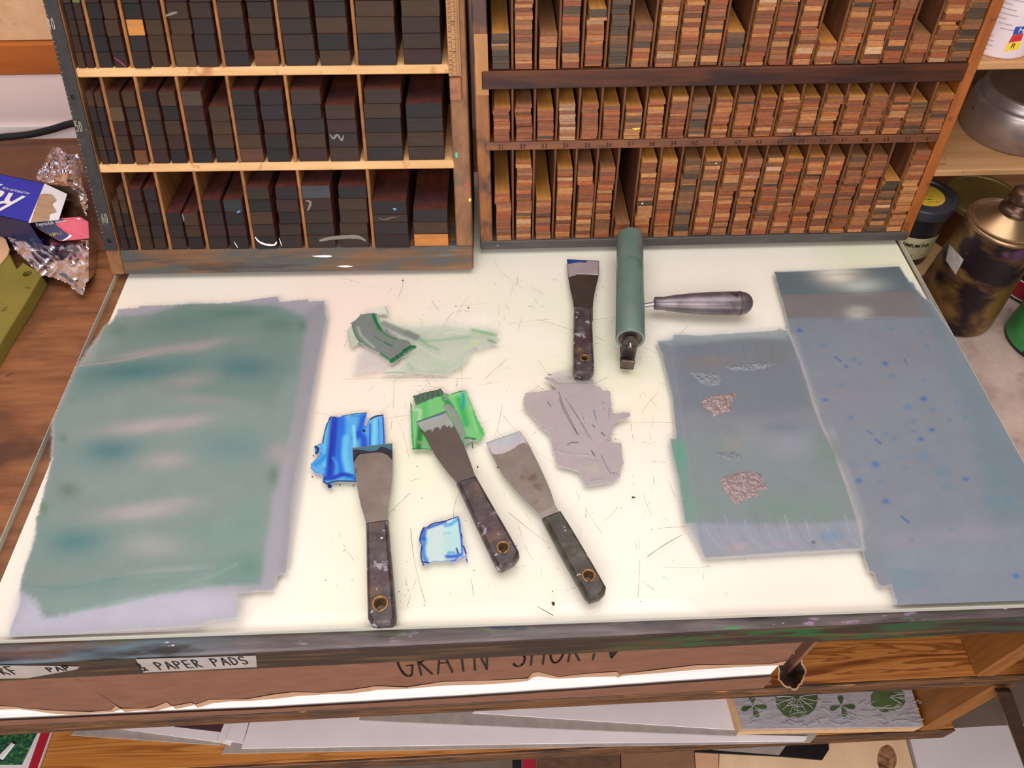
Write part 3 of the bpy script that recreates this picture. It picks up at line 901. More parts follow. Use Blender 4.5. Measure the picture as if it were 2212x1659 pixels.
for row in range(3):
    tt = (T3, T2, T1)[row]
    for j in range(7):
        inner = LU[j + 1] - LU[j] - 0.0040
        wB = inner * (0.436 if j > 1 else 0.43)
        slack = inner - 2 * wB
        for side in (0, 1):
            n = NBLK[row][j][side]
            off = rnd.uniform(-0.15, 0.25) * slack
            drift = rnd.uniform(-0.09, 0.09) * slack
            v = LV[row] + 0.0003
            for k in range(n):
                t = tt
                if row == 0 and j == 6 and side == 0:
                    t = (tt, tt, tt * 0.62, tt * 1.12)[k]
                if v + t > LTOP[row] - 0.0005:
                    t = LTOP[row] - 0.0005 - v
                if t < 0.004:
                    continue
                o_ = min(max(off + drift * k + rnd.uniform(-0.1, 0.1) * slack, 0.0), slack * 0.48)
                u = LU[j] + 0.0020 + (o_ if side == 0 else slack * 0.5 + wB + o_)
                w0 = rnd.uniform(0.0002, 0.0016) if rnd.random() > 0.1 else rnd.uniform(-0.0012, 0.0)
                V, Fc, Tp = chamfer_box((u, v, w0), (u + wB - 0.0002, v + t - 0.00012, w0 + 0.118 - rnd.uniform(0, 0.004)), 0.00055)
                ci = rnd.randrange(len(ENDS))
                col, cname = ENDS[ci], CN[ci]
                if (row, j, side, k) in SPECIAL:
                    col, cname = SPECIAL[(row, j, side, k)]
                mb = MB().add(RL.T(V), Fc, [0 if q in (4, 6) else 1 for q in Tp], lin(*col))
                b = mb.build('furniture_block', ['block_end', 'block_side'], None, RL.P(u + wB / 2, v, w0), tint=True)
                BLK[(row, j, side, k)] = (b, u, v, t, wB, w0)
                tag(b, '%s block, %s up, %s column, %s compartment from left, left rack\'s %s' % (cname, ORD[k + 1], ('left', 'right')[side], ORD[j + 1], ROWN[row]), 'block', LBG)
                v += t

# ---- right rack
rr = empty('reglet_rack', RR.A + 0.25 * RR.u)
tag(rr, 'upright wooden rack packed with stacks of thin brown strips, with an orange right board', 'rack')
U0, PI_, SW = 0.0187, 0.0231, 0.0168
RV = [0.0113, 0.1312, 0.2055]
RTOP = [0.1215, 0.1868, 0.305]
box(MB(), (0, 0.0002, 0), (0.0146, 0.3075, DEP), 0.0012, T=RR.TF).build('side_board', 'left_rim', rr)
box(MB(), (0.4992, 0.0002, -0.0002), (0.5112, 0.3075, DEP), 0.0012, T=RR.TF).build('side_board', 'orange_rim', rr)
box(MB(), (0.0, 0.0, -0.0015), (0.5085, 0.0110, DEP), 0.0012, T=RR.TF).build('bottom_board', 'sooty_rail', rr)
box(MB(), (0.0147, 0.3052, 0), (0.4991, 0.3075, DEP), 0.001, T=RR.TF).build('top_board', 'dark_rack', rr)
box(MB(), (0.0147, 0.0112, DEP - 0.004), (0.4991, 0.305, DEP), 0.001, T=RR.T).build('back_panel', 'recess_shade', rr)  # coloured near-black in place of shade behind the strips
rail2 = box(MB(), (0.0095, 0.1218, -0.0006), (0.4990, 0.1308, DEP - 0.005), 0.0008, T=RR.T).build('shelf_rail', 'dark_rack', rr)
rail1 = box(MB(), (0.0078, 0.1872, -0.0022), (0.4996, 0.2051, DEP - 0.005), 0.0010, T=RR.T).build('shelf_rail', 'dark_rail', rr)
o = box(MB(), (0.0014, 0.181, -0.0010), (0.0146, 0.240, -0.0001), 0.0004, T=RR.TF).build('pale_patch', 'rule_wood', rr)
o['label'] = 'paler new wood let into the left board'
mb = MB()
for k in range(21):
    strokes(mb, str(31 + k), lambda x, y: RR.P(U0 + PI_ * k + 0.0042 + x, 0.1242 + y, -0.0008), 0.0026, 0.0042, 0.0009, 0.0007)
mb.build('rail_numbers', 'ink_mark', rail2)
for r in range(3):
    for k in range(1, 21):
        u = U0 + PI_ * k - 0.0032
        box(MB(), (u - 0.0012, RV[r] - 0.001, 0.002), (u + 0.0012, RTOP[r] + 0.001, DEP - 0.005), 0.0005, T=RR.T).build('divider', 'thin_divider', rr)

REDS = [(148, 86, 54), (136, 76, 48), (158, 96, 60), (126, 68, 44), (144, 82, 50)]
MIX = [(152, 92, 62), (134, 76, 52), (172, 114, 78), (188, 136, 96), (116, 70, 52), (162, 88, 52), (142, 96, 70), (178, 122, 84), (126, 82, 62), (150, 80, 50)]
PALE = [(182, 146, 126), (194, 160, 140), (174, 134, 114), (160, 118, 100)]
DARK = [(80, 64, 56), (94, 72, 60), (70, 58, 52), (108, 78, 60), (62, 54, 52), (122, 84, 60)]
RDK = [(96, 62, 48), (110, 66, 48), (120, 78, 58)]


def cname(c):
    r, g, b = c
    s = r + g + b
    if r - b < 22:
        return 'dark brown' if s < 230 else 'grey brown'
    if r - b < 62 and s > 390:
        return 'pale pinkish'
    if s > 380:
        return 'pale tan'
    if s < 250:
        return 'dark brown'
    return 'reddish brown' if r - g > 55 else 'brown'


def yv(x, y):
    return RR.uv(x, y)[1]


CX3 = [1087, 1130, 1172, 1212, 1254, 1296, 1340, 1382, 1430, 1475, 1520, 1565, 1610, 1655, 1700, 1742, 1785, 1830, 1870, 1915, 1960]
TOPC = [419, 351, 432, 366, 361, 363.5, 484, 347, 345.5, 347, 344.5, 347, 345, 343, 342, 341, 340, 340, 339.5, 391, 328]
TOPB = [232, 226, 237, 225, 225, 229, 230.5, 217, 210, 213, 214, 209, 209, 206, 211, 209, 206, 207.5, 209, 222, 204]
CXB = [1088, 1133, 1180, 1226, 1273, 1320, 1366, 1412, 1460, 1508, 1555, 1602, 1650, 1697, 1745, 1790, 1838, 1885, 1932, 1975, 2025]
TOPA = [73, -30, 73, -30, 19, -30, 52, -30, 6, -30, 69, -30, -30, -30, 93, -30, -30, -30, 76, -30, -30]
CXA = [1085, 1138, 1185, 1233, 1285, 1333, 1390, 1440, 1490, 1540, 1590, 1645, 1697, 1750, 1790, 1850, 1905, 1960, 1990, 2060, 2110]
items = []
for row in range(3):
    for k in range(21):
        if row == 0:
            vt, tm, js = yv(CX3[k], TOPC[k]), 0.0046, 0.0011
        elif row == 1:
            vt, tm, js = yv(CXB[k], TOPB[k]), 0.0030, 0.0009
        else:
            vt, tm, js = (yv(CXA[k], TOPA[k]) if TOPA[k] > -20 else 0.300), 0.0044, 0.0010
        vt = min(vt, RTOP[row] - 0.0004)
        pal = MIX
        if (row == 1 and k in (9, 19)) or (row == 0 and k in (9, 19)) or (row == 2 and k in (0, 5, 10, 20)):
            pal = DARK
        elif row == 1 and k == 3:
            pal = PALE
        elif row == 1 and k in (0, 1, 2, 11, 12, 13):
            pal = REDS
        v = RV[row] + 0.0003
        off = rnd.uniform(-0.0006, 0.0006)
        n = 0
        while v < vt - 0.0012:
            t = max(0.0018, rnd.gauss(tm, js))
            if vt - (v + t) < 0.0022:
                t = vt - v
            if rnd.random() < 0.12:
                off = rnd.uniform(-0.0012, 0.0012)
            off = min(max(off + rnd.gauss(0, 0.00025), -0.0014), 0.0016)
            c = rnd.choice(pal) if rnd.random() > 0.14 else rnd.choice(MIX + DARK[:3] + PALE[:2])
            if row == 1 and k in (4, 5, 8) and n < 7:
                c = rnd.choice(REDS)
            j = rnd.uniform(0.9, 1.08)
            c = tuple(min(255, q * j) for q in c)
            u = U0 + PI_ * k + off
            w0 = rnd.uniform(-0.0008, 0.0012)
            if rnd.random() < 0.04:
                w0 += 0.003
            items.append([row, k, n, u, v, w0, t, c, False])
            n += 1
            v += t
        items[-1][-1] = True


def strip_geo(it):
    row, k, n, u, v, w0, t, c, top = it
    V, Fc, Tp = chamfer_box((u, v, w0), (u + SW, v + t - 0.0001, w0 + 0.112), 0.0003)
    side = (0.56, 0.25, 0.06) if rnd.random() < 0.7 else (0.30, 0.14, 0.06)
    c = (c[0] * 0.96, c[1] * 0.93, c[2] * 0.80)
    return RR.T(V), Fc, Tp, lin(*c), side


def seen(it):
    row, k, n, u, v, w0, t, c, top = it
    P = lambda q: to_px(RR.T(q))
    a = abs(poly_area(P([(u, v, w0), (u + SW, v, w0), (u + SW, v + t, w0), (u, v + t, w0)])))
    if top:
        a += 0.6 * abs(poly_area(P([(u, v + t, w0), (u + SW, v + t, w0), (u + SW, v + t, w0 + 0.05), (u, v + t, w0 + 0.05)])))
    y = P([(u + SW / 2, v + t * 0.5, w0)])[0][1]
    return 0 if y < 0 else a


rank = sorted(items, key=lambda q: -seen(q))
keep = {(q[0], q[1], q[2]) for q in rank[:300]}
rest = MB()
RSG = 'thin wooden strips stacked in the right rack'
for it in items:
    V, Fc, Tp, ce, cs = strip_geo(it)
    key = (it[0], it[1], it[2])
    mb = MB() if key in keep else rest
    for q, ty in zip(Fc, Tp):
        pass
    fe = [q for q, ty in zip(Fc, Tp) if ty in (4, 6)]
    fs = [q for q, ty in zip(Fc, Tp) if ty not in (4, 6)]
    b = len(mb.v)
    mb.v += [tuple(p) for p in V]
    for q in fe:
        mb.f.append([b + i for i in q]); mb.mi.append(0); mb.t.append(ce)
    for q in fs:
        mb.f.append([b + i for i in q]); mb.mi.append(1); mb.t.append(cs)
    if key in keep:
        o = mb.build('reglet_strip', ['strip_end', 'strip_side'], None, RR.P(it[3] + SW / 2, it[4], it[5]), tint=True)
        STP[key] = (o, it)
        tag(o, '%s strip, %s%s from bottom of %s stack from left, right rack\'s %s' % (cname(it[7]), 'topmost, ' if it[8] else '', ORD[it[2] + 1], ORD[it[1] + 1], ROWN[it[0]]), 'strip', RSG)
o = rest.build('reglet_strips', ['strip_end', 'strip_side'], None, RR.P(0.25, 0.02, 0), tint=True)
tag(o, 'remaining thin brown wooden strips filling the stacks of the right rack', 'strips', RSG, 'stuff')

# paint marks on single blocks and strips
MAT['mark_grey'] = M('mark_grey', [lin(120, 112, 104)], 60.0, 0.5)
MAT['mark_blue'] = M('mark_blue', [lin(92, 160, 206)], 60.0, 0.5)
MAT['mark_pink'] = M('mark_pink', [lin(170, 40, 90)], 60.0, 0.5)


def mark(o, rack, pts, w, mat, w0):
    """a dab of paint along pixels pts on the front face of o"""
    q = spline([np.append(rack.uv(x, y), 0) for x, y in pts], 6)
    V, Fc = [], []
    for i, p in enumerate(q):
        d = q[min(i + 1, len(q) - 1)] - q[max(i - 1, 0)]
        d /= np.linalg.norm(d) + 1e-9
        h = w * (0.45 + 0.55 * math.sin(pi * (i + 0.6) / len(q))) * rnd.uniform(0.75, 1.1)
        for sg in (-1, 1):
            V.append(rack.P(p[0] - sg * d[1] * h / 2, p[1] + sg * d[0] * h / 2, w0 - 0.0004))
    for i in range(len(q) - 1):
        Fc.append([2 * i, 2 * i + 1, 2 * i + 3, 2 * i + 2])
    return MB().add(V, Fc).build('paint_mark', mat, o)


def bmark(key, pts, w, mat):
    if key in BLK:
        mark(BLK[key][0], RL, pts, w, mat, BLK[key][5])


bmark((0, 4, 0, 0), [(551, 512), (560, 522), (575, 528), (592, 529), (598, 522)], 0.0026, 'white_print')
bmark((0, 4, 1, 0), [(603, 514), (606, 524), (609, 532)], 0.0010, 'white_print')
bmark((0, 6, 0, 3), [(849, 451), (853, 453), (856, 452)], 0.0024, 'mark_blue')
bmark((0, 6, 0, 2), [(818, 472), (830, 475), (845, 471), (858, 469)], 0.0010, 'mark_grey')
bmark((0, 5, 0, 3), [(660, 434), (670, 438), (668, 448), (664, 456)], 0.0030, 'mark_grey')
bmark((0, 5, 1, 0), [(690, 520), (720, 514), (770, 512), (790, 520)], 0.0050, 'mark_grey')
bmark((1, 5, 1, 1), [(712, 290), (720, 300), (728, 292), (738, 304), (742, 293)], 0.0024, 'mark_grey')
bmark((2, 3, 0, 3), [(358, 34), (368, 30), (378, 27), (383, 26)], 0.0026, 'mark_grey')
bmark((2, 1, 1, 0), [(246, 124), (256, 132), (268, 142), (272, 146)], 0.0012, 'mark_pink')
bmark((0, 3, 1, 0), [(505, 522), (510, 530), (514, 536)], 0.0010, 'white_print')
bmark((0, 3, 1, 3), [(511, 461), (516, 458), (519, 456)], 0.0018, 'mark_blue')
bmark((0, 2, 1, 2), [(394, 462), (396, 470), (397, 478)], 0.0020, 'mark_grey')
for pts, w, mt in (([(1366, 277), (1374, 278), (1383, 276)], 0.0022, 'print_yellow'), ([(1354, 292), (1362, 291), (1370, 290)], 0.0020, 'print_yellow'), ([(1371, 479), (1378, 481), (1384, 479)], 0.0012, 'white_print'), ([(1386, 440), (1389, 441)], 0.0024, 'white_print'),
                   ([(1308, 452), (1313, 450), (1317, 453)], 0.0018, 'white_print'), ([(1515, 430), (1525, 428), (1535, 431)], 0.0026, 'mark_grey'), ([(1545, 353), (1549, 351)], 0.0016, 'print_yellow'), ([(1240, 515), (1255, 516), (1266, 514)], 0.0022, 'mark_grey'), ([(1082, 490), (1092, 482), (1100, 488)], 0.0022, 'mark_grey')):
    p = RR.uv(*pts[len(pts) // 2])
    for key, (o_, it) in STP.items():
        if it[3] <= p[0] <= it[3] + SW and it[4] <= p[1] <= it[4] + it[6]:
            mark(o_, RR, pts, min(w, it[6]), mt, it[5])
            break

# ------------------------------------------------------------------ tools on the slab
def blade_mesh(outline, tip, z_tip, z_root, root):
    """thin plate lying from the slab (tip edge) up to the handle (root)"""
    tip, root = np.array(tip[:2]), np.array(root[:2])
    d = root - tip
    L = np.linalg.norm(d)
    d /= L
    zf = lambda x, y: z_tip + (z_root - z_tip) * min(1, max(0, (np.array((x, y)) - tip) @ d / L))
    return zf


def scraper(label, tips, right, left, handle, hole, hmat, bmat, smears, zt=0.0008):
    """outline in photograph pixels: two tip corners, the two sides of the blade, the handle's top outline and its hole"""
    zr, ZH = 0.0065, 0.0135
    hx, hy = G(*hole[:2], ZH)[:2]
    root = empty('putty_knife', (hx, hy, 0.0))
    tag(root, label, 'scraper', 'putty knives on the glass slab')
    pts = [tips[0], tips[1]] + right + left[::-1]
    n = len(right)
    zs = [zt, zt] + [zt + (zr - zt) * (i + 1) / n for i in range(n)] + [zt + (zr - zt) * (i + 1) / len(left) for i in range(len(left))][::-1]
    out = [G(x, y, z)[:2] for (x, y), z in zip(pts, zs)]
    tip = 0.5 * (out[0] + out[1])
    rt = 0.5 * (out[1 + n] + out[2 + n])
    zf = blade_mesh(out, tip, zt, zr, rt)
    d = (rt - tip) / np.linalg.norm(rt - tip)
    # tang runs on into the handle
    k = 1 + n
    ext = [p.copy() for p in out]
    ext.insert(k + 1, out[k + 1] + d * 0.02)
    ext.insert(k + 1, out[k] + d * 0.02)
    bl = MB()
    prism(bl, ext, [(0.0, -0.0005), (0.0, 0.0004)], zf=lambda x, y, z: zf(x, y) + z)
    blade = bl.build('blade', bmat, root)
    hp = np.array([G(x, y, ZH * 0.8)[:2] for x, y in handle])
    mb = MB()
    prism(mb, hp, [(0.0024, 0.0004), (0.0004, 0.0026), (0.0, 0.0050), (0.0, 0.0092), (0.0010, 0.0118), (0.0030, ZH)], holes=[(hx, hy, hole[2] * 0.00042)], nh=24)
    mb.build('handle', hmat, root)
    r = hole[2] * 0.00042
    mb = MB()
    lathe(mb, [(r * 0.72, 0.0008), (r * 0.72, ZH - 0.0012), (r * 0.86, ZH + 0.0003), (r * 1.05, ZH + 0.0009), (r * 1.24, ZH + 0.0004), (r * 1.27, ZH - 0.0003), (r * 0.985, ZH - 0.0005), (r * 0.985, 0.0008)], (hx, hy, 0), n=28, cap=False)
    e = mb.build('eyelet', 'brass', root, smooth=True)
    e['label'] = 'brass eyelet'
    for i, (poly, colr, lift) in enumerate(smears):
        sp = [G(x, y, zt + 0.001)[:2] for x, y in poly]
        mb = MB()
        prism(mb, sp, [(0.0, 0.0004), (0.0006, 0.0008 + lift)], zf=lambda x, y, z: zf(x, y) + z)
        nm = 'smear_%02x%02x%02x' % colr
        if nm not in MAT:
            MAT[nm] = M('smear_ink', [lin(*colr)], 90.0, 0.2)
        q = mb.build('ink_residue', nm, root)
        q['label'] = 'ink left on the blade edge'
    return root


def jag(a, b, n, amp, seed):
    r = random.Random(seed)
    return [(a[0] + (b[0] - a[0]) * i / n + r.uniform(-amp, amp) * 0.4, a[1] + (b[1] - a[1]) * i / n + r.uniform(-amp, amp)) for i in range(n + 1)]


scraper('putty knife with dark blue ink on its tip, nearest the front edge', [(761, 968), (847.5, 958)], [(848.5, 1000), (847.5, 1035), (843, 1070), (838, 1096), (837, 1123)],
        [(763.5, 1000), (767, 1023), (773, 1060), (779.5, 1092), (790, 1128)],
        [(790, 1128), (838, 1122), (841, 1160), (849, 1250), (856, 1330), (855, 1341), (845, 1349), (815, 1351), (803, 1349), (794, 1334), (792, 1260), (791, 1180)], (821, 1303, 13.5), 'handle_grime', 'blade_steel',
        [([(761.5, 968), (847, 958.5)] + [(847.5, 994), (836, 982), (826, 978), (815, 977), (800, 979), (778, 981), (772, 986), (768, 993), (764, 1000)], (12, 18, 48), 0.0004),
         ([(761.5, 968.5), (847, 958.5), (847, 975), (832, 968), (824, 966), (815, 974), (800, 977), (785, 974), (770, 972), (762, 973)], (44, 110, 124), 0.0007)])
scraper('putty knife resting on the green ink smear, grey green ink along its tip', [(899.6, 912), (963.8, 887.5)], [(974, 907), (983.7, 925.8), (1000, 956.6), (1014, 992), (1026, 1027)],
        [(909, 928), (918.6, 942), (942, 987), (967.4, 1021.7), (985, 1040)],
        [(985, 1041), (1028, 1027), (1060, 1083), (1095, 1143), (1121, 1190), (1122, 1201), (1112, 1215), (1086, 1229), (1075, 1228), (1066, 1213), (1040, 1158), (1010, 1093)], (1086.8, 1181.5, 11.5), 'handle_grime', 'blade_brown',
        [([(899.6, 912.5), (963.8, 888)] + [(974, 907), (983, 925), (979, 921), (975, 928), (971, 920), (966, 925), (961, 919), (956, 921), (951, 930), (947, 923), (940, 924), (934, 935), (930, 928), (923, 930), (917, 935), (913, 929), (908, 926)], (150, 158, 152), 0.0004),
         ([(900, 912.5), (963.5, 888), (964, 893), (950, 899), (930, 905), (903, 914)], (62, 116, 150), 0.0006)])
scraper('putty knife with pale grey ink on its tip, beside the lilac grey smear', [(1049.6, 957), (1123, 932)], [(1134, 946), (1145, 965.7), (1162, 999.4), (1179, 1036.6), (1190, 1063), (1199, 1091)],
        [(1056, 968), (1062.5, 981), (1084.4, 1023), (1114.8, 1060), (1140, 1086), (1166, 1110)],
        [(1171, 1118), (1211, 1102), (1235, 1140), (1265, 1190), (1292, 1236), (1310, 1268), (1307, 1281), (1296, 1291), (1274, 1298), (1263, 1287), (1240, 1247), (1205, 1183)], (1271.8, 1242.5, 11.5), 'handle_olive', 'blade_steel',
        [([(1049.8, 957), (1122.8, 932), (1134, 945), (1140, 963), (1133, 956), (1122, 960), (1112, 968), (1100, 975), (1085, 981), (1072, 982), (1063, 980), (1055, 967)], (186, 178, 184), 0.0004),
         ([(1049.8, 957), (1122.8, 932), (1128, 938), (1118, 950), (1108, 960), (1090, 964), (1072, 963), (1055, 962)], (170, 178, 184), 0.0007)])
scraper('putty knife nearest the right rack, lilac ink and blue line on its blade', [(1224.5, 560.5), (1294, 564)], [(1293, 597), (1289, 614), (1285.5, 629), (1282, 647), (1280.5, 664)],
        [(1227, 599), (1230, 616), (1233, 632), (1237, 648), (1239.5, 664)],
        [(1240, 663), (1279.3, 663), (1280, 700), (1282, 750), (1284, 791), (1283, 801), (1276, 808), (1259, 811), (1243, 809), (1238, 797), (1238, 750), (1239, 700)], (1262.4, 773, 9.5), 'handle_grime', 'blade_brown',
        [([(1225, 561), (1293.5, 564.5), (1292, 596), (1270, 594.5), (1247, 594), (1241, 597), (1228, 601)], (158, 144, 148), 0.0003),
         ([(1225, 561), (1270, 563.5), (1265, 569), (1250, 568), (1226, 572)], (36, 66, 136), 0.0005)])

# brayer
ZAX = 0.0300
RR_ = 0.0152
e0, e1 = G(1361.5, 733, ZAX), G(1360.5, 512, ZAX)
ax = e1 - e0
LEN = np.linalg.norm(ax)
ax /= LEN
side = np.array([ax[1], -ax[0], 0])                     # to the right
br = empty('brayer', (*e0[:2], 0.0))
tag(br, 'hand brayer with a grey green roller and grimy metal handle lying on the slab', 'brayer')
# size the roller from its silhouette
wpx = np.linalg.norm(to_px(e0 + side * 0.015 + ax * 0.05) - to_px(e0 - side * 0.015 + ax * 0.05))
RR_ = 0.030 * 61.5 / wpx / 2
mb = lathe(MB(), [(RR_ - 0.0012, 0), (RR_ - 0.0003, 0.0004), (RR_, 0.0015), (RR_, LEN - 0.0015), (RR_ - 0.0003, LEN - 0.0004), (RR_ - 0.0012, LEN)], e0, ax, 64, cap=False)
ro = mb.build('roller', 'roller', br, smooth=True)
ro['label'] = 'grey green inked roller'
mb = lathe(MB(), [(RR_ - 0.0004, -0.0002), (RR_ - 0.0022, -0.0007), (RR_ - 0.0030, 0.0006), (RR_ - 0.0034, 0.0024)], e0, ax, 48, cap=False)
lathe(mb, [(RR_ - 0.0034, LEN - 0.002), (RR_ - 0.0012, LEN)], e0, ax, 48, cap=False)
mb.build('roller_rim', 'roller_rim', br, smooth=True)
mb = lathe(MB(), [(0.0, 0.0024), (RR_ - 0.0032, 0.0024)], e0, -ax, 48, cap=False)
mb = MB()
lathe(mb, [(RR_ - 0.0030, 0.0016), (0.006, 0.0010), (0.0, 0.0010)], e0, ax, 48, cap=False)
lathe(mb, [(0.0, LEN - 0.001), (RR_ - 0.0012, LEN - 0.001)], e0, ax, 48, cap=False)
mb.build('end_cap', 'old_iron', br)
mb = lathe(MB(), [(0.0017, -0.0105), (0.0021, -0.0102), (0.0021, LEN + 0.006), (0.0017, LEN + 0.0062)], e0, ax, 20)
mb.build('axle', 'steel', br, smooth=True)
# frame: two lugs and a bar that carries the shaft
mb = MB()


def FR(a, s_, z):
    return e0 + ax * a + side * s_ + np.array([0, 0, z - ZAX])


for a, dr in ((-0.0065, 1), (LEN + 0.0028, 1)):
    V, Fc, _ = chamfer_box((a, -0.0076, 0.0026), (a + 0.0034, 0.0076, ZAX + 0.001), 0.0012)
    mb.add([FR(*p) for p in V], Fc)
    lathe(mb, [(0.0076, 0), (0.0076, 0.0034)], FR(a, 0, ZAX + 0.001), ax, 28)
V, Fc, _ = chamfer_box((-0.0155, -0.0070, 0.0012), (LEN + 0.008, 0.0055, 0.0042), 0.001)
mb.add([FR(*p) for p in V], Fc)
V, Fc, _ = chamfer_box((-0.0155, -0.0070, 0.0005), (-0.0125, 0.0070, 0.0140), 0.001)
mb.add([FR(*p) for p in V], Fc)
mb.build('frame', 'old_iron', br)
h0, h1 = G(1413, 655.5, 0.0125), G(1625.5, 655, 0.0150)
hd = h1 - h0
HL = np.linalg.norm(hd)
hd /= HL
mid = FR(LEN * 0.425, 0.0, 0.004)
tube(MB(), spline([mid, mid + (h0 - mid) * 0.45 + np.array([0, 0, 0.001]), h0 + hd * 0.004], 6), 0.0023, 14).build('shaft', 'steel', br, smooth=True)
R1 = 0.0138
mb = lathe(MB(), [(0.0, 0.0), (0.0062, 0.0), (0.0071, 0.0008), (0.0071, 0.0105), (0.0078, 0.0125), (0.0094, 0.024), (0.0112, 0.042), (0.0124, 0.062), (0.0128, HL - 0.017), (0.0127, HL - 0.0125), (0.0120, HL - 0.0085), (0.0102, HL - 0.0048),
                  (0.0074, HL - 0.0020), (0.0040, HL - 0.0004), (0.0, HL)], h0, hd, 40, cap=False)
mb.build('handle', 'handle_metal', br, smooth=True)
mb = lathe(MB(), [(0.0129, HL - 0.0150), (0.01315, HL - 0.0146), (0.01315, HL - 0.0138), (0.0128, HL - 0.0134)], h0, hd, 40, cap=False)
mb.build('ferrule', 'old_iron', br, smooth=True)

# ------------------------------------------------------------------ ink on the slab
def vnoise(x, y, s, seed=0):
    x, y = x * s + seed * 17.3, y * s + seed * 9.1
    xi, yi = np.floor(x), np.floor(y)
    fx, fy = x - xi, y - yi
    fx, fy = fx * fx * (3 - 2 * fx), fy * fy * (3 - 2 * fy)
    h = lambda a, b: np.modf(np.abs(np.sin(a * 127.1 + b * 311.7 + seed * 74.7) * 43758.5453))[0]
    return (h(xi, yi) * (1 - fx) + h(xi + 1, yi) * fx) * (1 - fy) + (h(xi, yi + 1) * (1 - fx) + h(xi + 1, yi + 1) * fx) * fy


def seg_dist(X, Y, a, b):
    d = b - a
    t = np.clip(((X - a[0]) * d[0] + (Y - a[1]) * d[1]) / max(d @ d, 1e-12), 0, 1)
    return np.hypot(X - a[0] - t * d[0], Y - a[1] - t * d[1])


def sdf_poly(X, Y, P):
    n = len(P)
    D = np.full(X.shape, 1e9)
    ins = np.zeros(X.shape, bool)
    for i in range(n):
        a, b = P[i], P[(i + 1) % n]
        D = np.minimum(D, seg_dist(X, Y, a, b))
        c = ((a[1] > Y) != (b[1] > Y))
        with np.errstate(divide='ignore', invalid='ignore'):
            ins ^= c & (X < (b[0] - a[0]) * (Y - a[1]) / (b[1] - a[1] + 1e-15) + a[0])
    return np.where(ins, D, -D)


def sm(x, a, b):
    t = np.clip((x - a) / (b - a), 0, 1)
    return t * t * (3 - 2 * t)


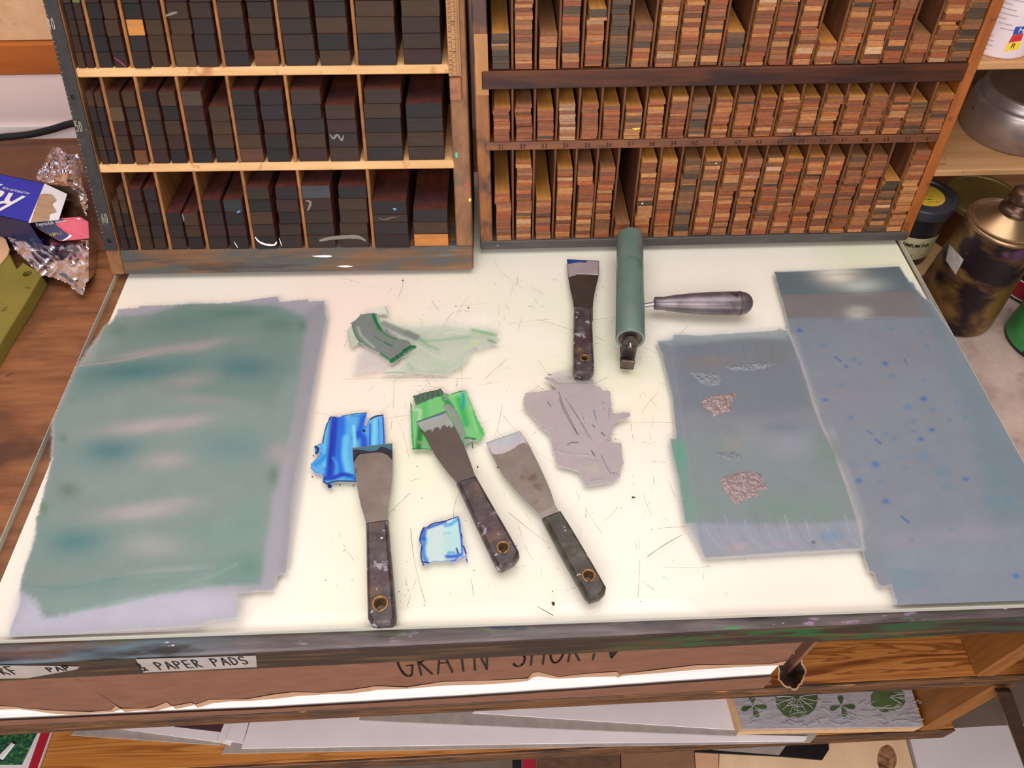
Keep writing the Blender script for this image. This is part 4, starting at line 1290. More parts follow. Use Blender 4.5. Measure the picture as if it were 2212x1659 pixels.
class Ink:
    """a film of ink: strokes in crop coordinates (crop origin ox, oy and scale s of the photograph), laid on the glass plane in metres"""

    def __init__(s, name, label, ox, oy, sc, cell, mat='ink_film', z=0.0003, group=None, pad=0.004, clip=None):
        s.__dict__.update(name=name, label=label, ox=ox, oy=oy, sc=sc, cell=cell, mat=mat, z=z, group=group, layers=[], pad=pad, clip=clip, lo=np.full(2, 1e9), hi=-np.full(2, 1e9))

    def w(s, p):
        return G(s.ox + s.sc * p[0], s.oy + s.sc * p[1], s.z)[:2]

    def W(s, pts, grow=True):
        P = np.array([s.w(p) for p in pts])
        if grow:
            s.lo, s.hi = np.minimum(s.lo, P.min(0)), np.maximum(s.hi, P.max(0))
        return P

    def poly(s, pts, col, a=1.0, soft=0.0006, rag=0.0, h=0.0, rs=400):
        P = s.W(pts)
        s.layers.append(('p', P, lin(*col), a, soft, rag, h, rs))
        return s

    def ring(s, pts, col, width, a=1.0, h=0.0, rag=0.0):
        s.layers.append(('r', s.W(pts, False), lin(*col), a, width, rag, h, 300))
        return s

    def line(s, pts, w, col, a=1.0, soft=0.5, h=0.0, rag=0.0):
        P = s.W(pts, False)
        k = np.linalg.norm(s.w((pts[0][0] + 50, pts[0][1])) - s.w(pts[0])) / 50
        s.lo, s.hi = np.minimum(s.lo, P.min(0) - w * k * .5), np.maximum(s.hi, P.max(0) + w * k * .5)
        s.layers.append(('l', np.array(spline(P, 5)) if len(P) > 2 else P, lin(*col), a, w * k / 2, soft, h, rag))
        return s

    def blob(s, c, rx, ry, ang, col, a=0.8, h=0.0, erase=False):
        C = s.w(c)
        ca, sa = math.cos(math.radians(ang)), math.sin(math.radians(ang))
        ex = s.w((c[0] + rx * ca, c[1] + rx * sa)) - C
        ey = s.w((c[0] - ry * sa, c[1] + ry * ca)) - C
        s.layers.append(('e' if erase else 'b', C, lin(*col), a, np.linalg.inv(np.stack([ex, ey], 1)), 0, h, 0))
        return s

    def build(s):
        lo, hi = s.lo - s.pad, s.hi + s.pad
        if s.clip:
            lo, hi = np.maximum(lo, s.clip[0]), np.minimum(hi, s.clip[1])
        nx, ny = int((hi[0] - lo[0]) / s.cell) + 2, int((hi[1] - lo[1]) / s.cell) + 2
        gx, gy = np.meshgrid(np.linspace(lo[0], hi[0], nx), np.linspace(lo[1], hi[1], ny))
        X, Y = gx.ravel(), gy.ravel()
        C = np.ones((len(X), 3))
        A = np.zeros(len(X))
        H = np.zeros(len(X))
        for kind, P, col, a, q, rag, h, rs in s.layers:
            if kind in 'pr':
                d = sdf_poly(X, Y, P)
                if rag:
                    d = d + rag * (vnoise(X, Y, rs, 3) - 0.5) * 2 + rag * 0.6 * (vnoise(X, Y, rs * 2.7, 5) - 0.5) * 2
                m = a * (sm(d, -q, q) if kind == 'p' else sm(d, -0.0003, 0.0003) * (1 - sm(d, q * 0.25, q)))
            elif kind == 'l':
                d = np.full(X.shape, 1e9)
                for i in range(len(P) - 1):
                    d = np.minimum(d, seg_dist(X, Y, P[i], P[i + 1]))
                if rs:
                    d = d + rs * (vnoise(X, Y, 500, 8) - 0.5) * 2
                m = a * (1 - sm(d, q * (1 - rag), q * (1 + 0.4 * rag)))
            else:
                t = (np.stack([X, Y], 1) - P) @ q.T
                m = a * np.exp(-(t ** 2).sum(1) * 1.3)
                if kind == 'e':
                    A = A * (1 - m)
                    continue
            C = C * (1 - m[:, None]) + np.array(col) * m[:, None]
            if kind != 'b' or True:
                if kind in 'pl':
                    A = 1 - (1 - A) * (1 - m)
                elif kind == 'r':
                    A = 1 - (1 - A) * (1 - m)
            H = H + h * m
        C = (C * 0.86 if s.mat == 'ink_film' else 0.92 * np.maximum(C, 0) ** 1.25) * (1 + 0.05 * (vnoise(X, Y, 260, 1) - 0.5) + 0.06 * (vnoise(X, Y, 60, 2) - 0.5))[:, None]
        use = A > 0.012
        idx = np.arange(nx * ny).reshape(ny, nx)
        q = np.stack([idx[:-1, :-1].ravel(), idx[:-1, 1:].ravel(), idx[1:, 1:].ravel(), idx[1:, :-1].ravel()], 1)
        q = q[use[q].any(1)]
        un, inv = np.unique(q, return_inverse=True)
        q = inv.reshape(q.shape)
        og = np.array([X[un].mean(), Y[un].mean(), 0.0])
        V = np.stack([X[un], Y[un], s.z + H[un] * np.minimum(1, A[un])], 1) - og
        me = bpy.data.meshes.new(s.name)
        me.from_pydata(V.tolist(), [], q.tolist())
        at = me.color_attributes.new('Ink', 'FLOAT_COLOR', 'POINT')
        at.data.foreach_set('color', np.concatenate([np.clip(C[un], 0, 1), np.ones((len(un), 1))], 1).astype('f4').ravel())
        at = me.attributes.new('Cover', 'FLOAT', 'POINT')
        at.data.foreach_set('value', np.clip(A[un], 0, 1).astype('f4'))
        me.materials.append(MAT[s.mat])
        me.polygons.foreach_set('use_smooth', [True] * len(me.polygons))
        o = bpy.data.objects.new(s.name, me)
        COL.objects.link(o)
        o.location = og
        OG[o.name] = og
        tag(o, s.label, 'ink', s.group)
        return o


# --- rolled-out film on the left
I = Ink('ink_film', 'wide grey green film of rolled-out ink on the left side of the slab', 0, 560, 0.5063, 0.0013, clip=((0.0005, 0.002), (0.9, 0.5)))
LO = [(505, 212), (590, 206), (592, 198), (800, 192), (970, 186), (1185, 158), (1197, 180), (1315, 170), (1320, 180), (1385, 175), (1385, 238), (1396, 240), (1350, 470), (1300, 720), (1245, 1000), (1222, 1338), (1188, 1343),
      (1165, 1416), (1005, 1424), (1016, 1528), (870, 1548), (868, 1564), (690, 1575), (30, 1612), (85, 1470), (85, 1390), (105, 1310), (150, 1200), (152, 1118), (185, 1000), (222, 850), (228, 690), (330, 462), (400, 440), (440, 290), (480, 270)]
I.poly(LO, (158, 158, 170), 0.96, 0.0007, 0.0006)
I.poly([(30, 1612), (85, 1420), (600, 1400), (1016, 1420), (1016, 1528), (690, 1575)], (188, 190, 206), 0.85, 0.012)
I.poly([(1290, 240), (1386, 176), (1396, 240), (1222, 1338), (1188, 1343), (1240, 800)], (146, 148, 156), 0.7, 0.004)
GR = [(490, 246), (640, 236), (810, 186), (1000, 190), (1190, 202), (1290, 240), (1300, 262), (1282, 470), (1242, 740), (1165, 1000), (1128, 1250), (1110, 1384), (1000, 1388), (870, 1400), (600, 1440), (190, 1535), (150, 1450), (85, 1412), (105, 1310), (160, 1120), (225, 850), (228, 690), (330, 462), (440, 300)]
I.poly(GR, (122, 148, 142), 0.88, 0.0035, 0.001)
I.poly([(640, 236), (810, 188), (1180, 204), (1290, 262), (1270, 460), (1150, 620), (700, 560), (420, 440)], (102, 132, 126), 0.55, 0.012)
I.poly([(330, 462), (520, 430), (840, 380), (840, 470), (500, 560), (290, 620)], (92, 134, 132), 0.5, 0.012)
for c, rx, ry, an, col, a in (((560, 478), 230, 44, -5, (66, 118, 122), .85), ((1040, 462), 150, 60, 0, (70, 118, 126), .85), ((760, 275), 220, 46, -6, (92, 126, 122), .6), ((1010, 228), 160, 26, -3, (76, 118, 108), .6), ((1190, 280), 90, 40, 0, (88, 120, 114), .6),
                              ((470, 815), 140, 62, -3, (76, 124, 132), .9), ((1000, 800), 170, 70, 0, (98, 138, 142), .7), ((330, 1205), 150, 66, -3, (80, 130, 132), .9), ((880, 1180), 170, 60, 0, (118, 152, 146), .6), ((1060, 1120), 90, 120, 0, (112, 150, 136), .55),
                              ((700, 388), 300, 22, -9, (160, 152, 152), .85), ((860, 372), 90, 20, -14, (168, 158, 158), .6), ((800, 520), 130, 34, -8, (150, 150, 148), .7), ((640, 712), 230, 34, -6, (176, 168, 168), .95), ((790, 690), 120, 24, -8, (172, 164, 164), .7), ((860, 600), 160, 24, 4, (150, 154, 150), .6),
                              ((705, 860), 120, 44, -4, (166, 164, 160), .85), ((610, 1075), 220, 40, -6, (176, 170, 170), .95), ((730, 1040), 130, 24, -8, (170, 166, 164), .6), ((650, 1225), 150, 60, 0, (164, 168, 164), .75), ((1190, 830), 60, 60, 0, (166, 160, 166), .8),
                              ((480, 960), 260, 60, -4, (138, 158, 152), .5), ((400, 640), 170, 40, 0, (132, 152, 146), .5), ((450, 1390), 300, 36, -8, (112, 146, 140), .6), ((760, 1310), 230, 26, -10, (108, 144, 134), .5), ((700, 1330), 170, 22, -6, (170, 176, 174), .5)):
    I.blob(c, rx, ry, an, col, a)
for c, rx, ry, col in (((290, 985), 52, 40, (96, 124, 108)), ((185, 1060), 24, 36, (100, 134, 104)), ((1165, 925), 30, 50, (92, 124, 110)), ((1065, 1320), 56, 60, (86, 128, 116)), ((160, 1110), 20, 20, (110, 150, 120)), ((270, 765), 24, 20, (106, 130, 116)), ((505, 305), 50, 40, (96, 128, 112)), ((1290, 285), 20, 30, (100, 124, 114))):
    I.blob(c, rx, ry, 0, col, .75)
I.poly([(1015, 1255), (1122, 1252), (1108, 1384), (1010, 1388), (900, 1392), (920, 1300)], (106, 146, 138), 0.55, 0.003)
I.line([(300, 1500), (560, 1455), (880, 1360), (1010, 1300)], 22, (128, 166, 154), .55, .9)
I.line([(90, 1390), (300, 1400), (560, 1352), (900, 1330)], 16, (98, 140, 140), .45, .9)
I.line([(340, 455), (520, 432), (640, 408)], 9, (176, 158, 160), .7, .9)
I.build()
# --- rolled-out films on the right
I = Ink('ink_film', 'long slate blue film of ink speckled with blue along the right edge of the slab', 1400, 560, 0.4702, 0.0014, z=0.0005, clip=((0.3, 0.003), (0.9193, 0.5)))
RA = [(578, 58), (720, 56), (870, 50), (1000, 42), (1155, 32), (1172, 60), (1200, 104), (1218, 106), (1244, 160), (1300, 196), (1330, 240), (1345, 270), (1500, 480), (1700, 860), (1900, 1160), (2120, 1592), (1145, 1590), (1118, 1500), (1060, 1504), (1035, 1440), (1012, 1432), (985, 1340),
      (900, 1000), (770, 700), (690, 450), (652, 345), (636, 272), (616, 190), (604, 160)]
I.poly(RA, (124, 134, 146), 0.97, 0.0010, 0.0006)
I.poly([(578, 58), (1155, 32), (1240, 170), (612, 172)], (96, 112, 118), 0.95, 0.002)
I.poly([(606, 162), (900, 158), (1244, 146), (1320, 262), (640, 270)], (124, 118, 120), 0.92, 0.002)
I.poly([(1210, 106), (1330, 262), (1600, 720), (1900, 1200), (1900, 1300), (1600, 1300), (1480, 800), (1300, 300)], (110, 134, 144), 0.75, 0.012)
I.poly([(985, 1240), (1850, 1200), (2120, 1400), (2120, 1592), (1145, 1590), (1100, 1440)], (132, 142, 160), 0.6, 0.012)
I.poly([(1080, 1350), (2000, 1310), (2060, 1420), (1100, 1430)], (130, 148, 160), 0.6, 0.005)
I.poly([(1120, 1420), (1260, 1425), (1310, 1470), (1200, 1535), (1130, 1500)], (116, 140, 152), 0.7, 0.003)
for c, rx, ry, col, a in (((880, 78), 110, 34, (236, 232, 220), .98), ((960, 120), 130, 36, (200, 208, 200), .85), ((960, 244), 60, 28, (214, 216, 206), .95), ((880, 200), 60, 90, (120, 122, 122), .5), ((1480, 1260), 260, 50, (152, 150, 160), .6), ((1180, 1290), 160, 40, (150, 146, 154), .5),
                          ((900, 620), 160, 120, (136, 136, 148), .5), ((1150, 420), 220, 80, (130, 134, 144), .6), ((1100, 1130), 160, 120, (132, 138, 152), .5)):
    I.blob(c, rx, ry, 0, col, a)
I.blob((870, 66), 110, 22, 0, (0, 0, 0), .9, erase=True)
I.blob((900, 90), 90, 24, 0, (0, 0, 0), .75, erase=True)
I.blob((962, 244), 50, 20, 0, (0, 0, 0), .5, erase=True)
I.line([(648, 360), (700, 480), (770, 690), (860, 900), (930, 1090), (985, 1250)], 26, (158, 146, 146), .65, .9)
I.line([(660, 165), (1240, 148)], 8, (108, 106, 108), .5, .9)
I.line([(640, 272), (1000, 276), (1330, 262)], 6, (104, 108, 116), .5, .9)
z8 = lambda x, y: ((1650 + .2652 * x - 1400) / .4702, (560 + .2652 * y - 560) / .4702)
for x, y, r in ((290, 580, 24), (480, 695, 26), (735, 815, 26), (780, 852, 22), (990, 850, 24), (1035, 570, 18), (1280, 600, 18), (500, 1145, 22), (1300, 1135, 28), (1575, 1165, 20), (1040, 950, 30), (1170, 1205, 40), (1380, 1225, 24), (710, 1290, 28),
                (1215, 1320, 24), (1000, 1420, 22), (1065, 1465, 24), (1280, 1465, 24), (1210, 1400, 22), (1510, 1310, 24), (640, 1025, 26), (1330, 705, 22), (330, 850, 14), (1375, 915, 10), (1300, 990, 20), (1640, 1290, 20), (1370, 1390, 24)):
    strong = (x, y) in ((990, 850), (1280, 1465), (1370, 1390), (1300, 1135), (500, 1145), (290, 580))
    I.blob(z8(x, y), r * .62, r * .42, 10, (28, 100, 176) if strong else (66, 124, 166), .9 if strong else .6)
for x, y, r, s_ in ((945, 945, 22, 0), (1045, 942, 22, 1), (968, 1018, 18, 1), (1070, 1020, 20, 0), (1460, 1010, 16, 1), (1182, 960, 16, 0), (1355, 975, 40, 0), (1265, 905, 40, 0), (1092, 1112, 18, 1), (1370, 1045, 30, 0), (1625, 1022, 16, 0), (1212, 1290, 16, 0), (1690, 1455, 18, 1),
                    (1520, 905, 22, 0), (1570, 1110, 30, 0), (1160, 910, 20, 0), (1650, 1110, 26, 0), (1390, 1240, 16, 0)):
    I.blob((x, y), r, r * .7, 10, (36, 108, 178) if s_ else (84, 132, 164), .85 if s_ else .5)
for pts, w in (([(860, 450), (885, 468)], 12), ([(905, 488), (918, 499)], 12), ([(1005, 787), (1030, 804)], 9), ([(1046, 828), (1068, 846)], 12), ([(1165, 1184), (1196, 1208)], 14), ([(686, 452), (694, 470)], 7), ([(1176, 452), (1188, 478)], 6)):
    I.line(pts, w, (30, 92, 160), .85, .8)
I.build()
I = Ink('ink_film', 'middle film of blue grey and green ink with puckered skins, left of the speckled film', 1400, 560, 0.4702, 0.0014, z=0.00065)
RBp = [(38, 374), (112, 372), (116, 344), (250, 350), (420, 338), (596, 326), (600, 318), (640, 326), (654, 360), (700, 470), (770, 700), (840, 860), (900, 1010), (955, 1180), (988, 1330), (800, 1340), (640, 1345), (440, 1362), (260, 1374), (232, 1290), (215, 1216), (170, 1212), (140, 1000), (100, 826), (128, 820), (110, 640), (62, 440)]
I.poly(RBp, (120, 130, 140), 0.96, 0.0012, 0.0006)
I.poly([(38, 374), (116, 344), (600, 320), (640, 326), (640, 372), (470, 362), (110, 400)], (168, 182, 182), 0.55, 0.004)
I.poly([(110, 380), (480, 366), (655, 362), (760, 690), (500, 720), (150, 700)], (112, 122, 134), 0.7, 0.01)
I.poly([(100, 826), (200, 826), (420, 790), (850, 810), (960, 1200), (690, 1215), (170, 1212)], (122, 148, 140), 0.38, 0.016)
I.poly([(100, 826), (168, 826), (215, 1212), (172, 1212)], (108, 152, 136), 0.7, 0.003)
I.poly([(170, 1214), (690, 1214), (970, 1200), (990, 1332), (260, 1374)], (150, 156, 170), 0.8, 0.003)
for c, rx, ry, col, a in (((150, 900), 40, 60, (80, 156, 134), .7), ((240, 1130), 90, 60, (112, 150, 134), .6), ((860, 880), 110, 80, (104, 140, 124), .7), ((480, 800), 120, 60, (142, 144, 150), .6), ((640, 860), 140, 90, (146, 150, 164), .7), ((290, 470), 140, 40, (134, 122, 118), .6), ((600, 1150), 120, 70, (110, 144, 126), .6),
                          ((800, 1150), 110, 60, (116, 148, 132), .6), ((560, 450), 80, 60, (120, 122, 120), .6), ((620, 770), 120, 30, (110, 126, 140), .6), ((400, 850), 60, 40, (150, 146, 142), .5), ((840, 1270), 60, 30, (112, 146, 170), .8), ((760, 1300), 10, 9, (30, 60, 90), .9), ((420, 1320), 60, 26, (176, 158, 160), .6), ((620, 1310), 60, 20, (166, 152, 158), .5)):
    I.blob(c, rx, ry, 0, col, a)
for k in range(15):
    x = 260 + k * 46
    I.line([(x, 1215 - 20 * (k % 3)), (x + 34, 1280), (x + 90, 1330)], 7, (118, 124, 134) if k % 2 else (172, 174, 186), .45, .9, 0.0003)
for k in range(5):
    I.line([(280 + 65 * k, 372), (300 + 66 * k, 400), (330 + 60 * k, 470)], 8, (112, 110, 112), .5, .9, 0.0003)
I.line([(105, 410), (130, 560), (170, 800), (215, 1100), (245, 1290)], 8, (134, 142, 150), .6, .8, 0.0004)
film = I.build()
# puckered skins on the middle film
for poly, nm in (([(242, 652), (262, 634), (330, 622), (404, 612), (404, 640), (378, 668), (384, 700), (350, 708), (318, 722), (300, 738), (290, 700), (262, 690)], 'pinkish'),
                 ([(325, 1015), (352, 998), (440, 975), (480, 972), (520, 990), (532, 1030), (560, 1062), (500, 1066), (520, 1086), (456, 1104), (420, 1128), (408, 1142), (384, 1112), (352, 1070)], 'larger pinkish'),
                 ([(180, 515), (260, 520), (335, 525), (342, 560), (330, 580), (280, 590), (235, 570)], 'grey'),
                 ([(330, 500), (420, 482), (500, 474), (600, 480), (560, 500), (480, 516), (400, 515)], 'grey'), ([(300, 890), (400, 886), (440, 910), (430, 930), (350, 926)], 'grey')):
    P = [G(1400 + .4702 * x, 560 + .4702 * y)[:2] for x, y in poly]
    P = np.array(P)
    lo, hi = P.min(0), P.max(0)
    c = 0.0007
    nx, ny = int((hi[0] - lo[0]) / c) + 2, int((hi[1] - lo[1]) / c) + 2
    gx, gy = np.meshgrid(np.linspace(lo[0], hi[0], nx), np.linspace(lo[1], hi[1], ny))
    X, Y = gx.ravel(), gy.ravel()
    D = sdf_poly(X, Y, P) + 0.0012 * (vnoise(X, Y, 500, 4) - 0.5)
    Z = 0.0007 + np.abs(vnoise(X, Y, 340, 6) - 0.5) * 0.0034 * sm(D, 0, 0.003) + 0.0003 * vnoise(X, Y, 800, 7) * sm(D, 0, 0.002)
    idx = np.arange(nx * ny).reshape(ny, nx)
    q = np.stack([idx[:-1, :-1].ravel(), idx[:-1, 1:].ravel(), idx[1:, 1:].ravel(), idx[1:, :-1].ravel()], 1)
    q = q[(D > 0)[q].all(1)]
    un, inv = np.unique(q, return_inverse=True)
    if nm == 'grey' and 'skin_grey' not in MAT:
        MAT['skin_grey'] = M('skin_grey', [lin(112, 122, 130), lin(128, 136, 142)], 200.0, 0.14, bump=0.8, bscale=420.0, spec=0.8)
    s_ = MB().add(np.stack([X, Y, Z], 1)[un], inv.reshape(q.shape).tolist()).build('ink_skin', 'skin_grey' if nm == 'grey' else 'ink_skin', film, smooth=True)
    s_['label'] = nm + ' puckered skin of drying ink'
# --- smears
I = Ink('ink_smear', 'bright blue ink smear partly under the frontmost putty knife', 660, 830, .1808, 0.00055, 'ink_wet', z=0.0003)
BO = [(290, 392), (345, 390), (368, 410), (440, 376), (600, 350), (730, 340), (712, 420), (694, 480), (726, 515), (752, 430), (830, 382), (920, 365), (936, 400), (940, 540), (945, 720), (900, 800), (700, 1000), (610, 1165), (520, 1172), (400, 1165), (330, 1175), (318, 1230), (290, 1244), (250, 1200), (205, 1160), (215, 1090), (110, 1060), (62, 1004), (70, 950), (190, 830), (112, 832), (105, 740), (205, 700), (228, 560)]
I.poly(BO, (74, 178, 238), 0.93, 0.0005, 0.0007, 0.0003)
for pts, w, col, a, sf in (([(440, 410), (430, 640), (410, 860), (430, 1060)], 110, (6, 116, 228), .85, .9), ([(350, 420), (335, 640), (312, 860), (290, 1080)], 140, (0, 66, 196), .96, .8), ([(310, 560), (300, 760), (288, 960)], 26, (0, 36, 150), .7, .9), ([(690, 380), (660, 520), (600, 640)], 110, (4, 92, 220), .85, .9), ([(640, 600), (690, 640), (700, 740)], 110, (8, 90, 210), .9, .8),
                           ([(560, 380), (640, 380), (720, 350)], 60, (40, 150, 230), .7, .9), ([(480, 640), (470, 860), (520, 1080)], 100, (122, 206, 238), .9, .9), ([(575, 500), (585, 640), (590, 760)], 50, (140, 214, 236), .95, .5), ([(258, 480), (225, 700), (225, 980)], 46, (112, 200, 238), .95, .6), ([(830, 440), (826, 600), (820, 740)], 70, (140, 214, 240), .9, .8),
                           ([(870, 420), (880, 600), (880, 740)], 14, (30, 140, 226), .7, .7), ([(925, 390), (936, 560), (940, 740)], 22, (2, 76, 196), .95, .6), ([(770, 480), (770, 620), (770, 740)], 30, (10, 96, 214), .8, .8), ([(120, 960), (200, 900), (230, 860)], 80, (0, 150, 230), .8, .9), ([(330, 880), (370, 960), (380, 1060)], 40, (60, 170, 236), .8, .8),
                           ([(230, 1130), (330, 1120), (460, 1080), (600, 1120)], 80, (2, 74, 190), .95, .8), ([(480, 1130), (560, 1120), (610, 1090)], 40, (40, 160, 230), .7, .9)):
    I.line(pts, w, col, a, sf)
I.ring(BO, (6, 62, 186), 0.0014, .6)
for pts, w in (([(300, 392), (262, 470), (222, 600), (204, 700)], 14), ([(440, 382), (560, 358), (730, 343)], 14), ([(775, 420), (830, 388), (922, 372)], 34), ([(215, 1170), (260, 1190), (330, 1170), (410, 1160), (600, 1165)], 26), ([(120, 750), (150, 780), (130, 830)], 40), ([(300, 396), (350, 400)], 22)):
    I.line(pts, w, (8, 24, 96), .92, .6, 0.0003)
for c, r in (((288, 1222), 34), ((412, 1205), 16), ((575, 1210), 14), ((82, 1108), 12), ((95, 855), 12), ((700, 560), 22)):
    I.line([(c[0] - 3, c[1] - 5), (c[0] + 3, c[1] + 5)], r * 1.7, (8, 20, 80), .96, .4, 0.0004)
I.build()
I = Ink('ink_smear', 'small square blue ink smear with a pale middle, between two knife handles', 890, 1090, .0844, 0.0005, 'ink_wet', z=0.0003)
SB = [(180, 912), (212, 800), (240, 700), (290, 600), (360, 556), (400, 592), (412, 550), (480, 490), (640, 440), (690, 462), (750, 420), (790, 430), (980, 360), (1180, 300), (1200, 322), (1220, 420), (1247, 520), (1240, 650), (1290, 860), (1300, 1040), (1345, 1080), (1392, 1250), (1430, 1470), (1402, 1490), (1352, 1330), (1250, 1420), (1150, 1370), (1130, 1455), (1000, 1492), (920, 1440), (760, 1480), (560, 1470), (420, 1522), (290, 1572), (250, 1470), (216, 1380), (214, 1250), (240, 1070), (240, 1030)]
I.poly(SB, (204, 228, 228), 0.9, 0.0004, 0.0004, 0.0002)
I.poly([(880, 460), (1150, 400), (1200, 700), (1230, 1200), (870, 1240)], (186, 226, 228), .8, .003)
I.line([(230, 920), (320, 900), (290, 1100), (300, 1300), (360, 1440)], 170, (6, 128, 214), .85, .9)
I.line([(320, 640), (300, 760), (290, 860)], 170, (10, 110, 204), .9, .8)
I.line([(420, 590), (640, 510), (840, 450)], 130, (8, 104, 204), .9, .85)
I.line([(860, 540), (1000, 500), (1160, 380)], 130, (18, 168, 220), .75, .9)
I.line([(1190, 360), (1225, 600), (1262, 900), (1290, 1240)], 74, (6, 130, 216), .9, .8)
I.line([(900, 1330), (1050, 1330), (1250, 1290)], 150, (0, 110, 216), .92, .85)
I.line([(930, 1230), (1080, 1230)], 90, (10, 180, 226), .8, .9)
I.line([(820, 740), (960, 720)], 80, (140, 214, 226), .7, .9)
I.line([(1000, 1440), (1120, 1420)], 80, (20, 150, 226), .8, .8)
I.ring(SB, (8, 62, 176), 0.0016, .7)
for pts, w in (([(410, 570), (520, 500), (640, 455), (800, 440), (1180, 312)], 44), ([(300, 600), (240, 720), (205, 880)], 60), ([(200, 930), (240, 1020)], 40), ([(250, 1080), (228, 1260), (250, 1430), (292, 1560)], 48), ([(1140, 1130), (1180, 1250)], 56), ([(1320, 1070), (1350, 1150), (1385, 1260)], 60), ([(1270, 740), (1292, 860)], 30), ([(300, 1480), (420, 1490)], 60), ([(1385, 1400), (1412, 1480)], 40)):
    I.line(pts, w, (14, 40, 130), .92, .6, 0.0003)
I.build()
I = Ink('ink_smear', 'bright green ink smear under the second putty knife', 660, 830, .1808, 0.00055, 'ink_wet', z=0.0003)
GO = [(1245, 176), (1262, 230), (1290, 300), (1400, 200), (1600, 140), (1700, 118), (1740, 112), (1830, 84), (1920, 72), (1945, 140), (1995, 260), (2060, 430), (2150, 592), (2110, 640), (2085, 690), (2020, 660), (1962, 662), (1900, 740), (1700, 720), (1500, 790), (1400, 780), (1280, 782), (1262, 600), (1255, 400)]
I.poly(GO, (120, 204, 130), 0.92, 0.0005, 0.0006, 0.0002)
for pts, w, col, a, sf in (([(1420, 230), (1430, 420), (1420, 700)], 120, (104, 196, 112), .8, .9), ([(1560, 180), (1570, 300)], 90, (132, 206, 132), .7, .9), ([(1380, 460), (1360, 640), (1350, 760)], 90, (22, 130, 60), .9, .8), ([(1660, 170), (1700, 220), (1740, 280)], 90, (28, 150, 86), .9, .8), ([(1830, 180), (1880, 330), (1920, 480)], 110, (46, 180, 96), .75, .9),
                           ([(1990, 340), (2060, 480), (2110, 590)], 60, (86, 192, 112), .8, .9), ([(1960, 260), (2000, 400), (2050, 560)], 40, (160, 220, 150), .6, .9), ([(1880, 120), (1890, 200), (1880, 280)], 56, (24, 164, 186), .8, .9), ([(1900, 640), (1960, 650), (2020, 660)], 50, (22, 128, 60), .9, .8), ([(1990, 690), (1998, 760)], 26, (16, 110, 56), .95, .5),
                           ([(1300, 300), (1370, 320), (1360, 420)], 60, (196, 220, 186), .7, .9), ([(1262, 240), (1272, 500), (1290, 780)], 20, (46, 160, 86), .8, .8), ([(1280, 775), (1400, 770), (1500, 790)], 24, (26, 120, 60), .8, .7), ([(1350, 690), (1420, 720), (1480, 760)], 50, (150, 168, 152), .7, .8)):
    I.line(pts, w, col, a, sf)
I.line([(1690, 270), (1760, 340), (1820, 470), (1870, 610)], 100, (152, 162, 154), .97, .3, 0.0006)
I.line([(1900, 670), (1970, 665), (1900, 700)], 40, (160, 172, 160), .95, .4, 0.0005)
I.line([(1640, 110), (1690, 130), (1670, 180)], 40, (150, 158, 150), .9, .5, 0.0004)
I.line([(1745, 116), (1830, 96), (1920, 76)], 12, (10, 70, 40), .9, .5, 0.0003)
I.poly([(1285, 146), (1420, 110), (1500, 90), (1610, 58), (1645, 92), (1642, 140), (1480, 190), (1380, 240), (1310, 254)], (92, 122, 106), 1.0, 0.0004, 0.0006, 0.0012)
for k in range(11):
    x = 1310 + k * 30
    I.line([(x, 145 - k * 7), (x + 8, 225 - k * 8)], 7, (62, 88, 74) if k % 2 else (126, 150, 134), .7, .7, 0.0005)
I.ring(GO, (40, 150, 80), 0.0012, .45)
I.build()
I = Ink('ink_smear', 'thin grey green scraped ink smear below the left rack', 740, 650, .1582, 0.0007, 'ink_wet', z=0.0003)
I.poly([(480, 220), (700, 300), (1000, 330), (1400, 300), (1780, 350), (1880, 362), (2092, 362), (2096, 580), (1980, 620), (1760, 680), (1690, 800), (1640, 900), (1480, 950), (1420, 990), (1100, 980), (860, 990), (560, 990), (640, 930), (780, 880), (900, 700)], (188, 212, 184), 0.62, 0.005, 0.002)
I.poly([(150, 900), (200, 660), (330, 640), (700, 840), (560, 930), (340, 970), (140, 1000)], (200, 192, 194), .5, .004)
for pts, w, col, a, sf in (([(900, 420), (1100, 540), (1300, 540), (1740, 490)], 90, (146, 188, 150), .6, .9), ([(1080, 540), (1160, 600), (1300, 660)], 80, (136, 180, 144), .6, .9), ([(1780, 400), (1920, 430), (2090, 470)], 90, (140, 188, 136), .75, .8), ([(2000, 540), (2090, 570)], 70, (116, 170, 120), .8, .9), ([(1820, 560), (1700, 640)], 120, (206, 220, 170), .6, .9),
                           ([(900, 860), (1000, 960), (1400, 985)], 70, (158, 192, 158), .6, .9), ([(1200, 840), (1480, 900), (1640, 800)], 110, (176, 208, 174), .5, .9), ([(560, 985), (700, 975), (860, 985)], 26, (120, 168, 130), .8, .7), ([(1380, 450), (1500, 430), (1640, 450)], 30, (222, 230, 214), .6, .9), ([(1000, 590), (1180, 700), (1400, 800)], 40, (206, 216, 204), .5, .9),
                           ([(560, 310), (760, 400), (1000, 500)], 150, (146, 156, 150), .9, .7), ([(880, 440), (1000, 490)], 110, (142, 150, 148), .9, .8)):
    I.line(pts, w, col, a, sf)
I.poly([(60, 384), (130, 364), (220, 540), (200, 600), (116, 636), (92, 520), (70, 420)], (196, 206, 190), .85, .0006)
I.poly([(400, 130), (580, 76), (610, 110), (624, 176), (500, 190)], (216, 224, 212), .85, .0006)
I.line([(575, 80), (606, 110), (620, 175)], 16, (110, 122, 116), .8, .7)
I.line([(64, 392), (92, 520), (112, 632)], 8, (84, 100, 92), .85, .6)
I.line([(20, 630), (60, 545), (95, 535)], 10, (70, 90, 80), .8, .6)
